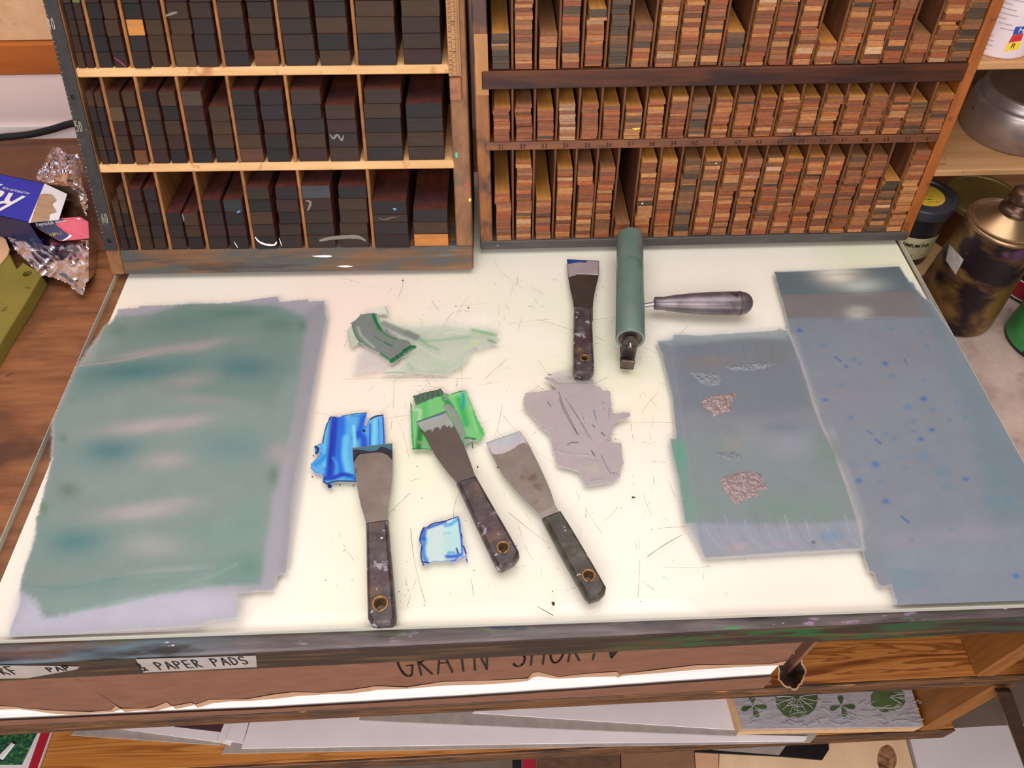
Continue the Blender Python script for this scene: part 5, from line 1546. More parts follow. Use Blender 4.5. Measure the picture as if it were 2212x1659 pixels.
MS = [(120, 330), (104, 312), (170, 270), (250, 190), (330, 176), (390, 170), (462, 178), (492, 230), (510, 300), (560, 392), (640, 460), (780, 520), (905, 556), (960, 625), (988, 660), (880, 740), (760, 810), (690, 848), (640, 806), (560, 750), (430, 690), (330, 640), (220, 560), (160, 450)]
I.poly(MS, (140, 150, 146), 1.0, 0.0004, 0.0004, 0.0007)
for pts, w, col, a, sf in (([(420, 190), (460, 300), (520, 400)], 50, (30, 130, 84), .95, .7), ([(470, 190), (500, 300), (580, 420)], 20, (176, 200, 172), .8, .6), ([(470, 370), (600, 470), (720, 530)], 36, (76, 146, 104), .8, .8), ([(440, 490), (520, 550)], 26, (78, 136, 104), .8, .8), ([(570, 570), (680, 625)], 30, (58, 128, 90), .85, .7),
                           ([(160, 400), (210, 520), (330, 620)], 36, (110, 166, 126), .8, .8), ([(210, 360), (260, 480), (430, 640)], 46, (186, 196, 178), .7, .9), ([(520, 730), (600, 780), (680, 840)], 44, (52, 132, 88), .9, .7), ([(130, 335), (180, 470), (250, 570)], 14, (50, 110, 80), .85, .6)):
    I.line(pts, w, col, a, sf)
I.line([(680, 830), (800, 740), (900, 660), (970, 640)], 70, (40, 122, 78), .97, .3, 0.0012, 0.001)
for k in range(9):
    t = k / 8
    I.line([(700 + 250 * t, 790 - 160 * t), (740 + 240 * t, 820 - 160 * t)], 12, (24, 84, 56) if k % 2 else (96, 160, 116), .8, .6, 0.0006)
I.line([(240, 180), (340, 130), (380, 165)], 50, (206, 214, 204), .7, .7, 0.0006)
I.build()
I = Ink('ink_smear', 'lilac grey ink smear below the knife nearest the right rack', 1120, 790, .1627, 0.0006, 'ink_wet', z=0.0003)
LG = [(90, 370), (240, 350), (440, 330), (520, 310), (430, 240), (330, 166), (380, 150), (470, 190), (520, 240), (560, 230), (640, 236), (1000, 232), (1004, 268), (1080, 290), (1105, 330), (1214, 340), (1234, 520), (1228, 640), (1330, 632), (1468, 620), (1492, 676), (1400, 716), (1280, 770), (1250, 830), (1222, 890), (1232, 1020), (1300, 1022), (1362, 1030), (1372, 1160), (1394, 1300), (1345, 1370), (1352, 1480), (1200, 1556), (1040, 1580), (900, 1605), (880, 1570), (830, 1480), (800, 1420), (736, 1390), (700, 1376), (540, 1342), (500, 1290), (484, 1180), (450, 1080), (422, 950), (398, 900), (300, 820), (208, 712), (160, 640), (110, 600), (84, 560), (64, 450)]
I.poly([(400, 112), (480, 90), (720, 44), (1000, 120), (1006, 300), (600, 330), (500, 260)], (184, 178, 172), .72, .0006, .0005)
I.poly(LG, (186, 177, 180), 0.97, 0.0005, 0.0006, 0.0006)
I.line([(400, 116), (420, 120)], 40, (150, 138, 144), .9, .6)
I.line([(660, 160), (760, 170), (980, 200)], 70, (160, 154, 154), .55, .8)
I.blob((300, 560), 90, 160, -20, (186, 180, 176), .7)
I.blob((1000, 1380), 110, 90, 20, (196, 190, 180), .85)
I.blob((900, 1270), 140, 40, 0, (178, 172, 168), .6)
for pts, w in (([(535, 350), (600, 540), (700, 740), (790, 920)], 13), ([(540, 430), (600, 600), (700, 780), (780, 910)], 11), ([(620, 430), (740, 620), (860, 800), (970, 980)], 8), ([(690, 520), (800, 700), (920, 950)], 6), ([(1100, 1190), (1160, 1320), (1230, 1440)], 9), ([(650, 1050), (720, 1020), (800, 1020)], 16),
               ([(970, 1130), (1010, 1200)], 20), ([(985, 790), (1010, 815)], 18), ([(1100, 890), (1140, 930)], 20), ([(1170, 980), (1195, 1000)], 10), ([(380, 480), (430, 540)], 14), ([(1250, 1420), (1310, 1440)], 14), ([(1235, 570), (1250, 620)], 14), ([(1205, 560), (1200, 700)], 6), ([(850, 640), (880, 760)], 5), ([(1120, 480), (1140, 580)], 6)):
    I.line(pts, w, (96, 86, 90), .85, .6, -0.0003)
I.line([(1000, 590), (1030, 720)], 26, (116, 150, 172), .8, .8)
for pts in ([(480, 1120), (540, 1150), (620, 1170), (740, 1185), (860, 1190), (1000, 1200)], [(850, 1240), (950, 1270), (1040, 1270)], [(150, 770), (220, 770), (290, 810), (350, 860)], [(940, 1545), (1100, 1510)]):
    I.line(pts, 14, (186, 176, 180), .6, .6, 0.0012, 0.001)
I.ring(LG, (156, 146, 152), 0.0012, .35)
I.build()

# ------------------------------------------------------------------ what lies on the bench shelves
def plate(pts, th, name, mat, parent=None, zpx=None, bev=0.0003):
    """flat piece of thickness th whose TOP outline is given in world points at equal height"""
    P = np.array(pts)
    z = P[:, 2].mean()
    mb = MB()
    prism(mb, P[:, :2], [(bev, z - th), (0, z - th + bev), (0, z - bev), (bev, z)])
    return mb.build(name, mat, parent, None if parent is not None else (*P[:, :2].mean(0), z - th))


def on(z, *px):
    return [G(x, y, z) for x, y in px]


# torn carton of paper on the upper shelf
bx = empty('paper_carton', FB(0.3, 0.1, S1T))
tag(bx, 'torn brown cardboard carton with marker writing, open over a stack of white paper', 'carton')
TORN = [(-60, 1532), (0, 1532), (40, 1531), (62, 1533), (110, 1540), (154, 1543), (200, 1540), (245, 1537), (262, 1531), (270, 1537), (312, 1533), (340, 1534), (372, 1525), (380, 1531), (420, 1522), (428, 1528), (460, 1518), (500, 1514), (540, 1513), (600, 1508), (640, 1503), (700, 1499), (760, 1497), (800, 1492),
        (816, 1489), (880, 1487), (960, 1480), (1040, 1478), (1100, 1474), (1140, 1470), (1150, 1463), (1162, 1460), (1206, 1465), (1260, 1462), (1329, 1460), (1335, 1463), (1345, 1459), (1420, 1453), (1500, 1446), (1600, 1440), (1660, 1437), (1691, 1436)]
tp = [PB(x, y, 0.0006) for x, y in TORN]
mb = MB()
V, Fc = [], []
rr_ = random.Random(8)
for s, z in tp:
    z += rr_.uniform(-0.0012, 0.0012)
    V += [FB(s, 0.0006, -0.040), FB(s, 0.0006, -0.066), FB(s, 0.0006 + rr_.uniform(-0.0002, 0.0008), z), FB(s, 0.0030, z - 0.0012), FB(s, 0.0042, -0.040)]
n = len(tp)
for i in range(n - 1):
    for j in range(4):
        Fc.append([i * 5 + j, i * 5 + j + 1, (i + 1) * 5 + j + 1, (i + 1) * 5 + j])
mb.add(V, Fc)
ff = mb.build('front_flap', 'cardboard', bx)
mb = MB()
V, Fc = [], []
for i, (s, z) in enumerate(tp):                         # pale torn ply along the edge
    V += [FB(s, 0.0002, z + 0.0095 + 0.004 * math.sin(i * 1.7) + rr_.uniform(-0.002, 0.002)), FB(s, 0.0002, z - 0.0002)]
for i in range(n - 1):
    Fc.append([2 * i, 2 * i + 1, 2 * i + 3, 2 * i + 2])
mb.add(V, Fc).build('torn_ply', 'cardboard_raw', bx)
P0, P1 = PB(868, 1463), PB(1345, 1419)
L = P1[0] - P0[0]
cw = L / (12 * 1.24)
HG = 1.45 * (PB(890, 1424)[1] - PB(890, 1463)[1])
mb = MB()
strokes(mb, 'GRAIN SHORTv', lambda x, y: FB(P0[0] + x, -0.0002, P0[1] + (P1[1] - P0[1]) * x / L + y), cw, HG, cw * 0.24, 0.0018, 0.04, skip=lambda x, y: P0[1] + (P1[1] - P0[1]) * x / L + y < -0.0470)
hw = mb.build('handwriting', 'marker', ff)
hw['label'] = 'black marker lettering'
mb = MB()
box(mb, (-0.12, 0.004, S1T + 0.0004), (0.698, 0.30, S1T + 0.0044), 0.0008, T=TB)
fs_ = np.linspace(-0.12, 0.689, 46)
fz_ = np.interp(fs_, [-0.12, -0.046, 0.15, 0.20, 0.30, 0.43, 0.56, 0.689], [-0.167, -0.1665, -0.1690, -0.1710, -0.1680, -0.1635, -0.1550, -0.1465])
V = []
for s_, z_ in zip(fs_, fz_):
    z_ += rr_.uniform(-0.0004, 0.0004)
    V += [FB(s_, 0.0012, S1T + 0.0004), FB(s_, 0.0012, z_), FB(s_, 0.0017, z_), FB(s_, 0.0017, S1T + 0.0004)]
mb.add(V, [[4 * i + j, 4 * i + 4 + j, 4 * i + 4 + (j + 1) % 4, 4 * i + (j + 1) % 4] for i in range(45) for j in range(4)])
mb.build('bottom_flap', 'cardboard', bx)
mb = MB()
box(mb, (-0.12, 0.006, -0.052), (0.706, 0.30, -0.048), 0.0008, T=TB)
mb.build('top_panel', 'cardboard', bx)
mb = MB()
box(mb, (0.7105, 0.010, S1T + 0.0005), (0.7145, 0.30, -0.049), 0.0008, T=TB)
mb.build('end_panel', 'cardboard', bx)
q = PB(1712, 1459)                                      # curled, torn corner of the carton, its mouth turned up to the front
Cc = FB(q[0], 0.004, q[1])
vd = Cc - CAM
vd /= np.linalg.norm(vd)
ex = np.array([1.0, 0.10, 0.0])
ex -= vd * (ex @ vd)
ex /= np.linalg.norm(ex)
ey = np.cross(vd, ex)
ey = ey if ey[1] > 0 else -ey
mb = MB()
V, Fc, mi_ = [], [], []
K = 40
for jj, (kk, dd) in enumerate(((0.35, 0.030), (0.86, 0.010), (0.94, 0.0), (1.06, -0.0006), (1.05, 0.006), (0.55, 0.030))):
    for i in range(K):
        a = 2 * pi * i / K
        rg = 1 + 0.05 * math.sin(5 * a + 1) + 0.04 * math.sin(9 * a) + (0.03 * math.sin(17 * a) if jj in (2, 3) else 0)
        X_, Y_ = 0.0118 * rg * math.cos(a), 0.0158 * rg * math.sin(a)
        ca_, sa_ = math.cos(-0.35), math.sin(-0.35)
        V.append(Cc + kk * ((X_ * ca_ - Y_ * sa_) * ex + (X_ * sa_ + Y_ * ca_) * ey) + vd * (dd + (0.0015 * math.sin(4 * a) if jj in (2, 3) else 0)))
for jj in range(5):
    for i in range(K):
        Fc.append([jj * K + i, jj * K + (i + 1) % K, (jj + 1) * K + (i + 1) % K, (jj + 1) * K + i])
        mi_.append(0 if jj < 2 else (1 if jj == 2 else 0))
Fc.append(list(range(K)))
mi_.append(2)
mb.add(V, Fc, mi_).build('torn_corner', ['cardboard_dark', 'cardboard_raw', 'recess_shade'], bx)  # inner disc has the mouth's shade painted in
mb = MB()
V, Fc = [], []
ss = np.linspace(-0.12, 0.688, 40)
tl, bl = [], []
for s in ss:
    w_ = 0.0012 * math.sin(s * 9) + 0.0016 * math.sin(s * 4 + 1)
    for d, z in ((0.0046, S1T + 0.0205 + w_), (0.0046, -0.119 + w_ * 0.5), (0.0052, -0.096), (0.24, -0.096), (0.24, S1T + 0.0205 + w_)):
        V.append(FB(s, d, z if z > -0.13 else S1T + 0.0050))
for i in range(len(ss) - 1):
    for j in range(5):
        Fc.append([i * 5 + j, i * 5 + (j + 1) % 5, (i + 1) * 5 + (j + 1) % 5, (i + 1) * 5 + j])
Fc += [[0, 1, 2, 3, 4], [(len(ss) - 1) * 5 + k for k in (4, 3, 2, 1, 0)]]
mb.add(V, Fc)
ps = mb.build('paper_stack', 'paper_edges', None, FB(0.3, 0.1, S1T + 0.0046))
tag(ps, 'thick stack of white paper showing through the torn cardboard carton', 'paper')

# lower shelf
z0 = S2T
art = plate(on(z0 + 0.0050, (-60, 1500), (60, 1500), (112, 1578), (82, 1662), (-60, 1664)), 0.004, 'print_mount', 'white_sheet')
tag(art, 'mounted green patterned print with a red strip on the lower shelf', 'print')
for nm, mt, px in (('picture', 'green_art', [(-50, 1510), (50, 1510), (80, 1584), (47, 1652), (-50, 1652)]), ('red_border', 'red_card', [(64, 1505), (84, 1510), (109, 1580), (80, 1661), (60, 1661), (88, 1582)])):
    plate(on(z0 + 0.0056, *px), 0.0005, nm, mt, art)
st = plate(on(z0 + 0.0085, (-6, 1634), (25, 1603), (31, 1607), (4, 1641)), 0.0028, 'white_stick', 'white_print', None, bev=0.0008)
tag(st, 'short white stick lying on the green patterned print', 'stick')
for nm, lab, cat, th, zz, mt, px in (
        ('grey_board', 'grey board under the white sheet with the maroon print', 'board', 0.0022, z0 + 0.0024, 'grey_board', [(152, 1588), (475, 1610), (500, 1560), (210, 1530)]),
        ('grey_board', 'long grey board beneath the lowest white sheets at the shelf front', 'board', 0.0022, z0 + 0.0024, 'grey_board', [(478, 1628), (1750, 1604), (1790, 1560), (520, 1545)]),
        ('paper_sheet', 'lowest wide white sheet at the front of the lower shelf', 'paper', 0.0016, z0 + 0.0042, 'white_sheet', [(521, 1617), (1200, 1606), (1738, 1601), (1745, 1590), (1200, 1575), (775, 1548), (545, 1540)]),
        ('grey_board', 'grey board lying askew between the white sheets', 'board', 0.0022, z0 + 0.0088, 'grey_board', [(775, 1556), (1180, 1574), (1590, 1590), (1640, 1540), (1020, 1500), (790, 1520)]),
        ('paper_sheet', 'upper white sheet lying askew on the grey board', 'paper', 0.0014, z0 + 0.0104, 'white_sheet', [(1020, 1540), (1290, 1558), (1590, 1577), (1625, 1500), (1060, 1500)])):
    o = plate(on(zz, *px), th, nm, mt)
    tag(o, lab, cat)
wp = plate(on(z0 + 0.0042, (248, 1573), (500, 1607), (522, 1545), (400, 1520)), 0.0014, 'paper_sheet', 'white_sheet')
tag(wp, 'white sheet with a maroon print, beside the green patterned print', 'paper')
pm = plate(on(z0 + 0.0046, (376, 1570), (500, 1584), (512, 1550), (400, 1540)), 0.0003, 'maroon_print', 'maroon', wp, bev=0.0001)
for k, (px) in enumerate([[(468, 1602), (498, 1610), (516, 1550), (490, 1548)], [(486, 1600), (524, 1606), (540, 1548), (505, 1548)]]):
    o = plate(on(z0 + 0.0060 + 0.0018 * k, *px), 0.0014, 'paper_sheet', 'white_sheet')
    tag(o, ('narrow white sheet edge beside the maroon print', 'upper narrow white sheet edge beside the maroon print')[k], 'paper')
# carved block
cb = empty('lino_block', G(1790, 1540, z0 + 0.0105))
tag(cb, 'carved lino printing block with green leaves and blossoms, on its fibreboard base', 'printing block')
base = plate(on(z0 + 0.0245, (1570, 1490), (1596, 1581), (1983, 1574), (1996, 1568), (1970, 1490)), 0.0135, 'base_board', 'mdf', cb)
lin_ = plate(on(z0 + 0.0275, (1580, 1490), (1605, 1575), (1992, 1570), (1970, 1490)), 0.003, 'lino_sheet', 'lino', cb)


def leaf_px(cx, cy, rx, ry, seed, n=26, wob=0.06):
    r = random.Random(seed)
    return [(cx + rx * math.cos(t) * (1 + r.uniform(-wob, wob)), cy + ry * math.sin(t) * (1 + r.uniform(-wob, wob))) for t in np.linspace(0, 2 * pi, n + 1)[:-1]]


zc = z0 + 0.0281
for k, (cx, cy, rx, ry) in enumerate(((1721, 1512, 45, 38), (1918, 1510, 38, 28))):
    lf = plate(on(zc, *leaf_px(cx, cy, rx, ry, k)), 0.0006, 'carved_leaf', 'lino_green', cb, bev=0.0001)
    mb = MB()
    for j in range(9 if k == 0 else 3):
        a = math.radians(-10 + 24 * j)
        q = [G(cx + (2 + rx * t) * math.cos(a), cy - 6 + (ry * 1.05 * t) * math.sin(a) - 4 * t * (1 - t), zc + 0.0003) for t in (0.1, 0.4, 0.7, 0.93)]
        tube(mb, q, 0.0005, 6)
    mb.build('leaf_vein', 'lino', lf)
for k, (cx, cy) in enumerate(((1627, 1525), (1818, 1524))):
    mb = MB()
    for a, l_ in ((0.15, 27), (1.25, 27), (2.75, 24), (4.6, 22)):
        ca_, sa_ = math.cos(a), math.sin(a)
        P = on(zc, *[(cx + ca_ * (3 + l_ * t) - sa_ * w_, cy + 0.85 * (sa_ * (3 + l_ * t) + ca_ * w_)) for t, w_ in ((0, 0.8), (.3, 3.5), (.65, 6.5), (.9, 5.5), (1, 1.5), (1, -1.5), (.9, -5.5), (.65, -6.5), (.3, -3.5), (0, -0.8))])
        prism(mb, np.array(P)[:, :2], [(0, zc - 0.0006), (0, zc)])
    mb.build('carved_blossom', 'lino_green', cb)
mb = MB()
r2 = random.Random(31)
for k in range(70):
    x, y = r2.uniform(1610, 1985), r2.uniform(1510, 1570)
    a = r2.choice([0.3, -0.4, 0.1, -0.9, 0.8]) + r2.gauss(0, 0.2)
    l = r2.uniform(10, 34)
    p, q = G(x, y, z0 + 0.0277), G(x + l * math.cos(a), min(1571, y + l * math.sin(a) * 0.5), z0 + 0.0277)
    tube(mb, [p, 0.5 * (p + q) + np.array([0, 0.0006, 0.0003]), q], 0.0005, 5)
o = mb.build('carved_ridges', 'lino', cb)
o['kind'] = 'stuff'
# low shelf
zl = -0.64
for nm, lab, cat, th, zz, mt, px in (
        ('pine_board', 'pale pine board with a large knot on the lowest shelf', 'board', 0.018, zl + 0.019, 'pale_pine', [(1556, 1600), (1550, 1720), (1990, 1720), (1955, 1590)]),
        ('wood_board', 'pinkish strip of wood left of the knotty pine board', 'board', 0.016, zl + 0.017, 'tan_card', [(1500, 1610), (1507, 1720), (1549, 1720), (1554, 1600)]),
        ('wood_board', 'brown board on the lowest shelf beside the pinkish strip', 'board', 0.016, zl + 0.017, 'brown_board', [(1340, 1600), (1345, 1720), (1505, 1720), (1498, 1600)]),
        ('wood_board', 'dark olive board on the lowest shelf right of the red strip', 'board', 0.016, zl + 0.017, 'cardboard_dark', [(1160, 1600), (1160, 1720), (1343, 1720), (1338, 1600)]),
        ('red_strip', 'narrow red strip on the lowest shelf', 'strip', 0.010, zl + 0.011, 'red_card', [(1128, 1600), (1130, 1720), (1158, 1720), (1157, 1600)]),
        ('black_strip', 'narrow black strip left of the red strip on the lowest shelf', 'strip', 0.010, zl + 0.011, 'black', [(1106, 1600), (1108, 1720), (1127, 1720), (1126, 1600)]),
        ('foam_board', 'white foam board at the right end of the lowest shelf', 'board', 0.012, zl + 0.013, 'white_sheet', [(1962, 1580), (1998, 1720), (2300, 1720), (2300, 1560), (2100, 1570)])):
    o = plate(on(zz, *px), th, nm, mt)
    tag(o, lab, cat)
    if nm == 'pine_board':
        k = plate(on(zz + 0.0003, *leaf_px(1916, 1640, 21, 30, 5, 24, 0.03)), 0.0005, 'knot', 'knot', o, bev=0.0001)
zb = zl + 0.026
o = plate(on(zb, (1500, 1625), (1684, 1634), (1776, 1642), (1791, 1619), (1789, 1590), (1500, 1590)), 0.003, 'black_board', 'black')
tag(o, 'black board with a grey corner lying on the knotty pine board', 'board')
plate(on(zb + 0.0005, (1540, 1620), (1683, 1631), (1697, 1612), (1697, 1590), (1540, 1590)), 0.0004, 'grey_patch', 'grey_board', o, bev=0.0001)
p1, p2 = PY(2166, 1490, -0.012), PY(2232, 1672, -0.06)
mb = MB()
d_ = (p2 - p1) / np.linalg.norm(p2 - p1)
x_, y_, _ = frame_of(d_)
V, Fc, _ = chamfer_box((-0.008, -0.003, 0), (0.008, 0.003, np.linalg.norm(p2 - p1)), 0.0008)
mb.add([p1 + q[0] * np.array([1, 0, 0]) + q[1] * np.cross(d_, [1, 0, 0]) + q[2] * d_ for q in V], Fc)
tag(mb.build('metal_bar', 'brass_dark', None, p1), 'dark metal bar leaning on the right end of the workbench', 'bar')

# ------------------------------------------------------------------ left side of the bench
ZB = ZT
hb = plate([np.array([x, y, ZB + 0.0032]) for x, y in ((-0.70, 0.47), (-0.02, 0.47), (-0.02, 0.700), (-0.70, 0.700))], 0.003, 'hardboard_sheet', 'hardboard')
tag(hb, 'smooth brown hardboard sheet at the back left of the bench', 'board')
cb_ = [PY(-60, 308, 0.685), PY(0, 297, 0.687), PY(60, 291, 0.689), PY(110, 280, 0.690), PY(160, 266, 0.690), PY(230, 262, 0.690), PY(300, 268, 0.690)]
tag(tube(MB(), spline(cb_, 6), 0.0046, 12).build('cable', 'rubber', None, cb_[0], smooth=True), 'thick black cable hanging along the white wall', 'cable')
# olive plate
og_ = empty('steel_plate', G(20, 640, ZB))
tag(og_, 'olive painted steel plate with a round hole in its corner tab', 'plate')
zt = ZB + 0.016
P = np.array(on(zt, (-90, 560), (0, 562), (20, 547), (29, 557), (28, 567), (47, 597), (57, 610), (80, 587), (89, 594), (66, 634), (0, 742), (-90, 890)))
hc = G(59, 591, zt)
mb = MB()
P2 = P.copy()
P2[6] = G(40, 600, zt)
P2[7] = G(56, 572, zt)
P2[5] = G(33, 590, zt)
P2 = np.array(on(zt, (-90, 560), (0, 562), (20, 547), (26, 560), (36, 580), (50, 566), (78, 583), (89, 594), (66, 634), (0, 742), (-90, 890)))
prism(mb, P2[:, :2], [(0.0004, ZB + 0.0002), (0, ZB + 0.0012), (0, zt - 0.0012), (0.001, zt)], holes=[(hc[0], hc[1], 0.0050)])
mb.build('plate', 'olive_paint', og_)
tcard = plate(on(zt + 0.0025, (-80, 508), (4, 511), (12, 516), (20, 537), (17, 549), (0, 570), (-80, 580)), 0.0022, 'tan_card', 'tan_card')
tag(tcard, 'tan card lying on the olive steel plate', 'card')

# foil carton
ZC = 0.046
A_, B_ = G(96, 396, ZC), G(61, 480, ZC)
ld = G(0, 376, ZC) - A_
ld /= np.linalg.norm(ld)
LB = 0.17
fc = empty('foil_carton', (*(0.5 * (A_ + B_) + ld * 0.05)[:2], ZB))
tag(fc, 'torn open blue foil carton lying on the bench left of the racks', 'carton')


def sheet(pts, name, mat, parent, th=0.0006, origin=None):
    P = np.array(pts)
    nrm = np.cross(P[1] - P[0], P[2] - P[0])
    nrm /= np.linalg.norm(nrm)
    n = len(P)
    return MB().add(list(P) + list(P - nrm * th), [list(range(n)), list(range(2 * n - 1, n - 1, -1))] + [[i, n + i, n + (i + 1) % n, (i + 1) % n] for i in range(n)]).build(name, mat, parent, origin)


dn = np.array([0, 0, 1.0])
zbot = ZB + 0.0006
Ab, Bb = A_.copy(), B_.copy()
Ab[2] = Bb[2] = zbot
top = sheet([B_, A_, A_ + ld * LB, B_ + ld * LB], 'top_panel', 'blue_card', fc)
sheet([Bb, B_, B_ + ld * LB, Bb + ld * LB], 'front_panel', 'navy_card', fc)
sheet([A_, Ab, Ab + ld * LB, A_ + ld * LB], 'rear_panel', 'blue_card', fc)
sheet([Ab, Bb, Bb + ld * LB, Ab + ld * LB], 'bottom_panel', 'cardboard', fc)
F0, F1 = G(145, 419, ZC - 0.004), G(127, 474, ZC - 0.006)
flap = sheet([B_ - dn * 0.0003, F1, F0, A_ - dn * 0.0003], 'end_flap', 'white_print', fc)
fn_ = np.cross(F0 - B_, F1 - B_)
fn_ /= np.linalg.norm(fn_)
fn_ = fn_ if fn_[2] > 0 else -fn_
sheet([PP(x, y, F0 + fn_ * 0.0007, fn_) for x, y in ((66, 480), (105, 477), (107, 462), (122, 457), (112, 440), (122, 432), (112, 420), (96, 418), (86, 420), (80, 438))], 'torn_ply', 'cardboard_raw', flap, 0.0003)
n0 = 0.3
rp = [G(63, 482, 0.034), G(100, 476, 0.036), G(135, 472, 0.036), G(172, 469, 0.035), G(190, 480, 0.034), G(192, 515, 0.020), G(129, 521, 0.016), G(107, 509, 0.020)]
sf = sheet([rp[0], rp[7], rp[6], rp[5], rp[4], rp[3], rp[2], rp[1]][::1], 'side_flap', 'pink_card', fc)
nb = np.cross(rp[3] - rp[0], rp[6] - rp[0])
nb /= np.linalg.norm(nb)
if nb[2] < 0:
    nb = -nb
pl = lambda x, y, o=0.0009: PP(x, y, rp[2] + nb * o, nb)
pc = rp[2]
sheet([pl(x, y, 0.0014) for x, y in ((66, 482), (107, 509), (129, 520), (146, 512), (156, 500), (158, 488), (150, 477), (135, 473), (100, 477))], 'blue_panel', 'navy_card', sf, 0.0002)
mb = MB()
P_ = [pl(x, y, 0.0018) for x, y in ((150, 477), (158, 488), (156, 500), (146, 512), (134, 520), (138, 520), (152, 513), (163, 501), (164, 487), (156, 475))]
mb.add(P_, [[0, 1, 8, 9], [1, 2, 7, 8], [2, 3, 6, 7], [3, 4, 5, 6]])
P_ = [pl(x, y, 0.0018) for x, y in ((165, 472), (172, 471), (191, 489), (191, 496))]
mb.add(P_, [[0, 1, 2, 3]])
o_, ex_, ey_ = pl(78, 489, 0.002), pl(144, 480, 0.002), pl(76, 480, 0.002)
ux = (ex_ - o_) / np.linalg.norm(ex_ - o_)
uy = np.cross(nb, ux)
Vt, _f = font_mesh('Reynolds Wrap', 1.0)
kx = np.linalg.norm(ex_ - o_) / Vt[:, 0].max()
font_text(mb, 'Reynolds Wrap', kx, lambda x, y: o_ + ux * x + uy * y, 0.0, 0.0)
mb.build('white_lettering', 'white_print', sf)
mb = MB()
o2 = pl(108, 511, 0.002)
strokes(mb, '~W~J', lambda x, y: o2 + ux * x + uy * y, 0.0028, 0.004, 0.0008, 0.0005)
mb.build('yellow_lettering', 'yellow_print', sf)
o_ = G(60, 426, ZC + 0.0004)
ux = G(0, 412, ZC + 0.0004) - o_
ux /= np.linalg.norm(ux)
uy = np.cross(dn, ux)
mb = MB()
hcap = np.linalg.norm(G(52, 460, ZC) - G(60, 424, ZC))
font_text(mb, 'Reynolds', hcap / 0.72, lambda x, y: o_ + ux * x + uy * y, 0.3, 0.0006)
o3 = G(66, 417, ZC + 0.0004)
font_text(mb, 'ALUMINUM FOIL', 0.0052, lambda x, y: o3 + ux * x + uy * y, 0.1)
# keep only what lies on the carton's top
mb.build('white_lettering', 'white_print', top)
rc = G(150, 455, 0.018)
mb = lathe(MB(), [(0.0118, 0), (0.0135, 0), (0.0135, 0.12), (0.0118, 0.12), (0.0118, 0)], rc, ld, 28, cap=False)
tr = mb.build('cardboard_tube', 'cardboard', None, rc, smooth=False)
tag(tr, 'brown cardboard tube poking out of the torn blue foil carton', 'tube')
sheet([G(100, 399, 0.040), G(150, 404, 0.036), G(172, 418, 0.032), G(175, 448, 0.020), G(150, 447, 0.012), G(120, 440, 0.012)], 'inner_flap', 'cardboard_dark', fc)


def foil(poly, zf, name, label, seed, amp, step=3.0, org=None):
    P = np.array(poly, float)
    lo, hi = P.min(0), P.max(0)
    nx, ny = int((hi[0] - lo[0]) / step) + 2, int((hi[1] - lo[1]) / step) + 2
    gx, gy = np.meshgrid(np.linspace(lo[0], hi[0], nx), np.linspace(lo[1], hi[1], ny))
    X, Y = gx.ravel(), gy.ravel()
    D = sdf_poly(X, Y, P)
    N = np.abs(vnoise(X, Y, 0.022, seed) - 0.5) * 2 + 0.45 * np.abs(vnoise(X + Y, Y - X, 0.05, seed + 1) - 0.5) * 2 + 0.10 * vnoise(X, Y, 0.16, seed + 2)
    V = [G(x, y, zf(x, y) + amp * n_) for x, y, n_ in zip(X, Y, N)]
    idx = np.arange(nx * ny).reshape(ny, nx)
    q = np.stack([idx[:-1, :-1].ravel(), idx[1:, :-1].ravel(), idx[1:, 1:].ravel(), idx[:-1, 1:].ravel()], 1)
    q = q[(D > -0.5)[q].all(1)]
    un, inv = np.unique(q, return_inverse=True)
    o = MB().add(np.array(V)[un], inv.reshape(q.shape).tolist()).build(name, 'foil')
    tag(o, label, 'foil')
    return o


foil([(112, 318), (130, 318), (148, 332), (170, 330), (183, 374), (174, 373), (181, 405), (191, 430), (193, 458), (186, 470), (172, 440), (168, 418), (150, 404), (100, 396), (76, 388), (80, 372), (95, 350)],
     lambda x, y: 0.045 - 0.012 * (y - 318) / 140, 'foil_sheet', 'crumpled silver foil sheet behind the torn blue carton', 3, 0.009)
foil([(14, 514), (40, 498), (66, 506), (107, 512), (129, 523), (192, 517), (224, 545), (215, 575), (202, 598), (187, 614), (181, 637), (172, 637), (152, 622), (148, 614), (115, 601), (85, 595), (62, 570), (38, 548)],
     lambda x, y: 0.012 - 0.014 * (y - 500) / 140 - 0.0009 * max(0, x - 192) + 0.002, 'foil_sheet', 'shiny foil sheet folded down in front of the torn blue carton', 6, 0.0032)

# ------------------------------------------------------------------ right side: cans and shelves
ZR = -0.07
sb = plate([np.array([x, y, ZR]) for x, y in ((0.9235, -0.30), (1.9, -0.30), (1.9, 0.712), (0.9235, 0.712))], 0.03, 'side_bench', 'grey_bench')
tag(sb, 'grey stained bench top right of the glass slab', 'bench')
pk = plate([np.array([x, y, ZR + 0.0104]) for x, y in ((0.9265, 0.449), (1.9, 0.444), (1.9, 0.66), (0.9265, 0.66))], 0.010, 'wood_plank', 'shelf_wood')
tag(pk, 'pale wooden plank on the grey bench under the black ink can', 'plank')
ws = empty('wall_shelves', (1.25, 0.6, ZR))
tag(ws, 'pale wooden shelf unit with a grey pegboard back, right of the racks', 'shelves')
for z in (0.070, 0.200):
    box(MB(), (0.9275, 0.486, z - 0.0085), (1.9, 0.672, z), 0.0012).build('shelf', 'shelf_wood', ws)
mb = MB()
box(mb, (0.9275, 0.672, ZR + 0.0002), (1.9, 0.680, 0.42), 0.001)
pb = mb.build('pegboard_back', 'pegboard', ws)
mb = MB()
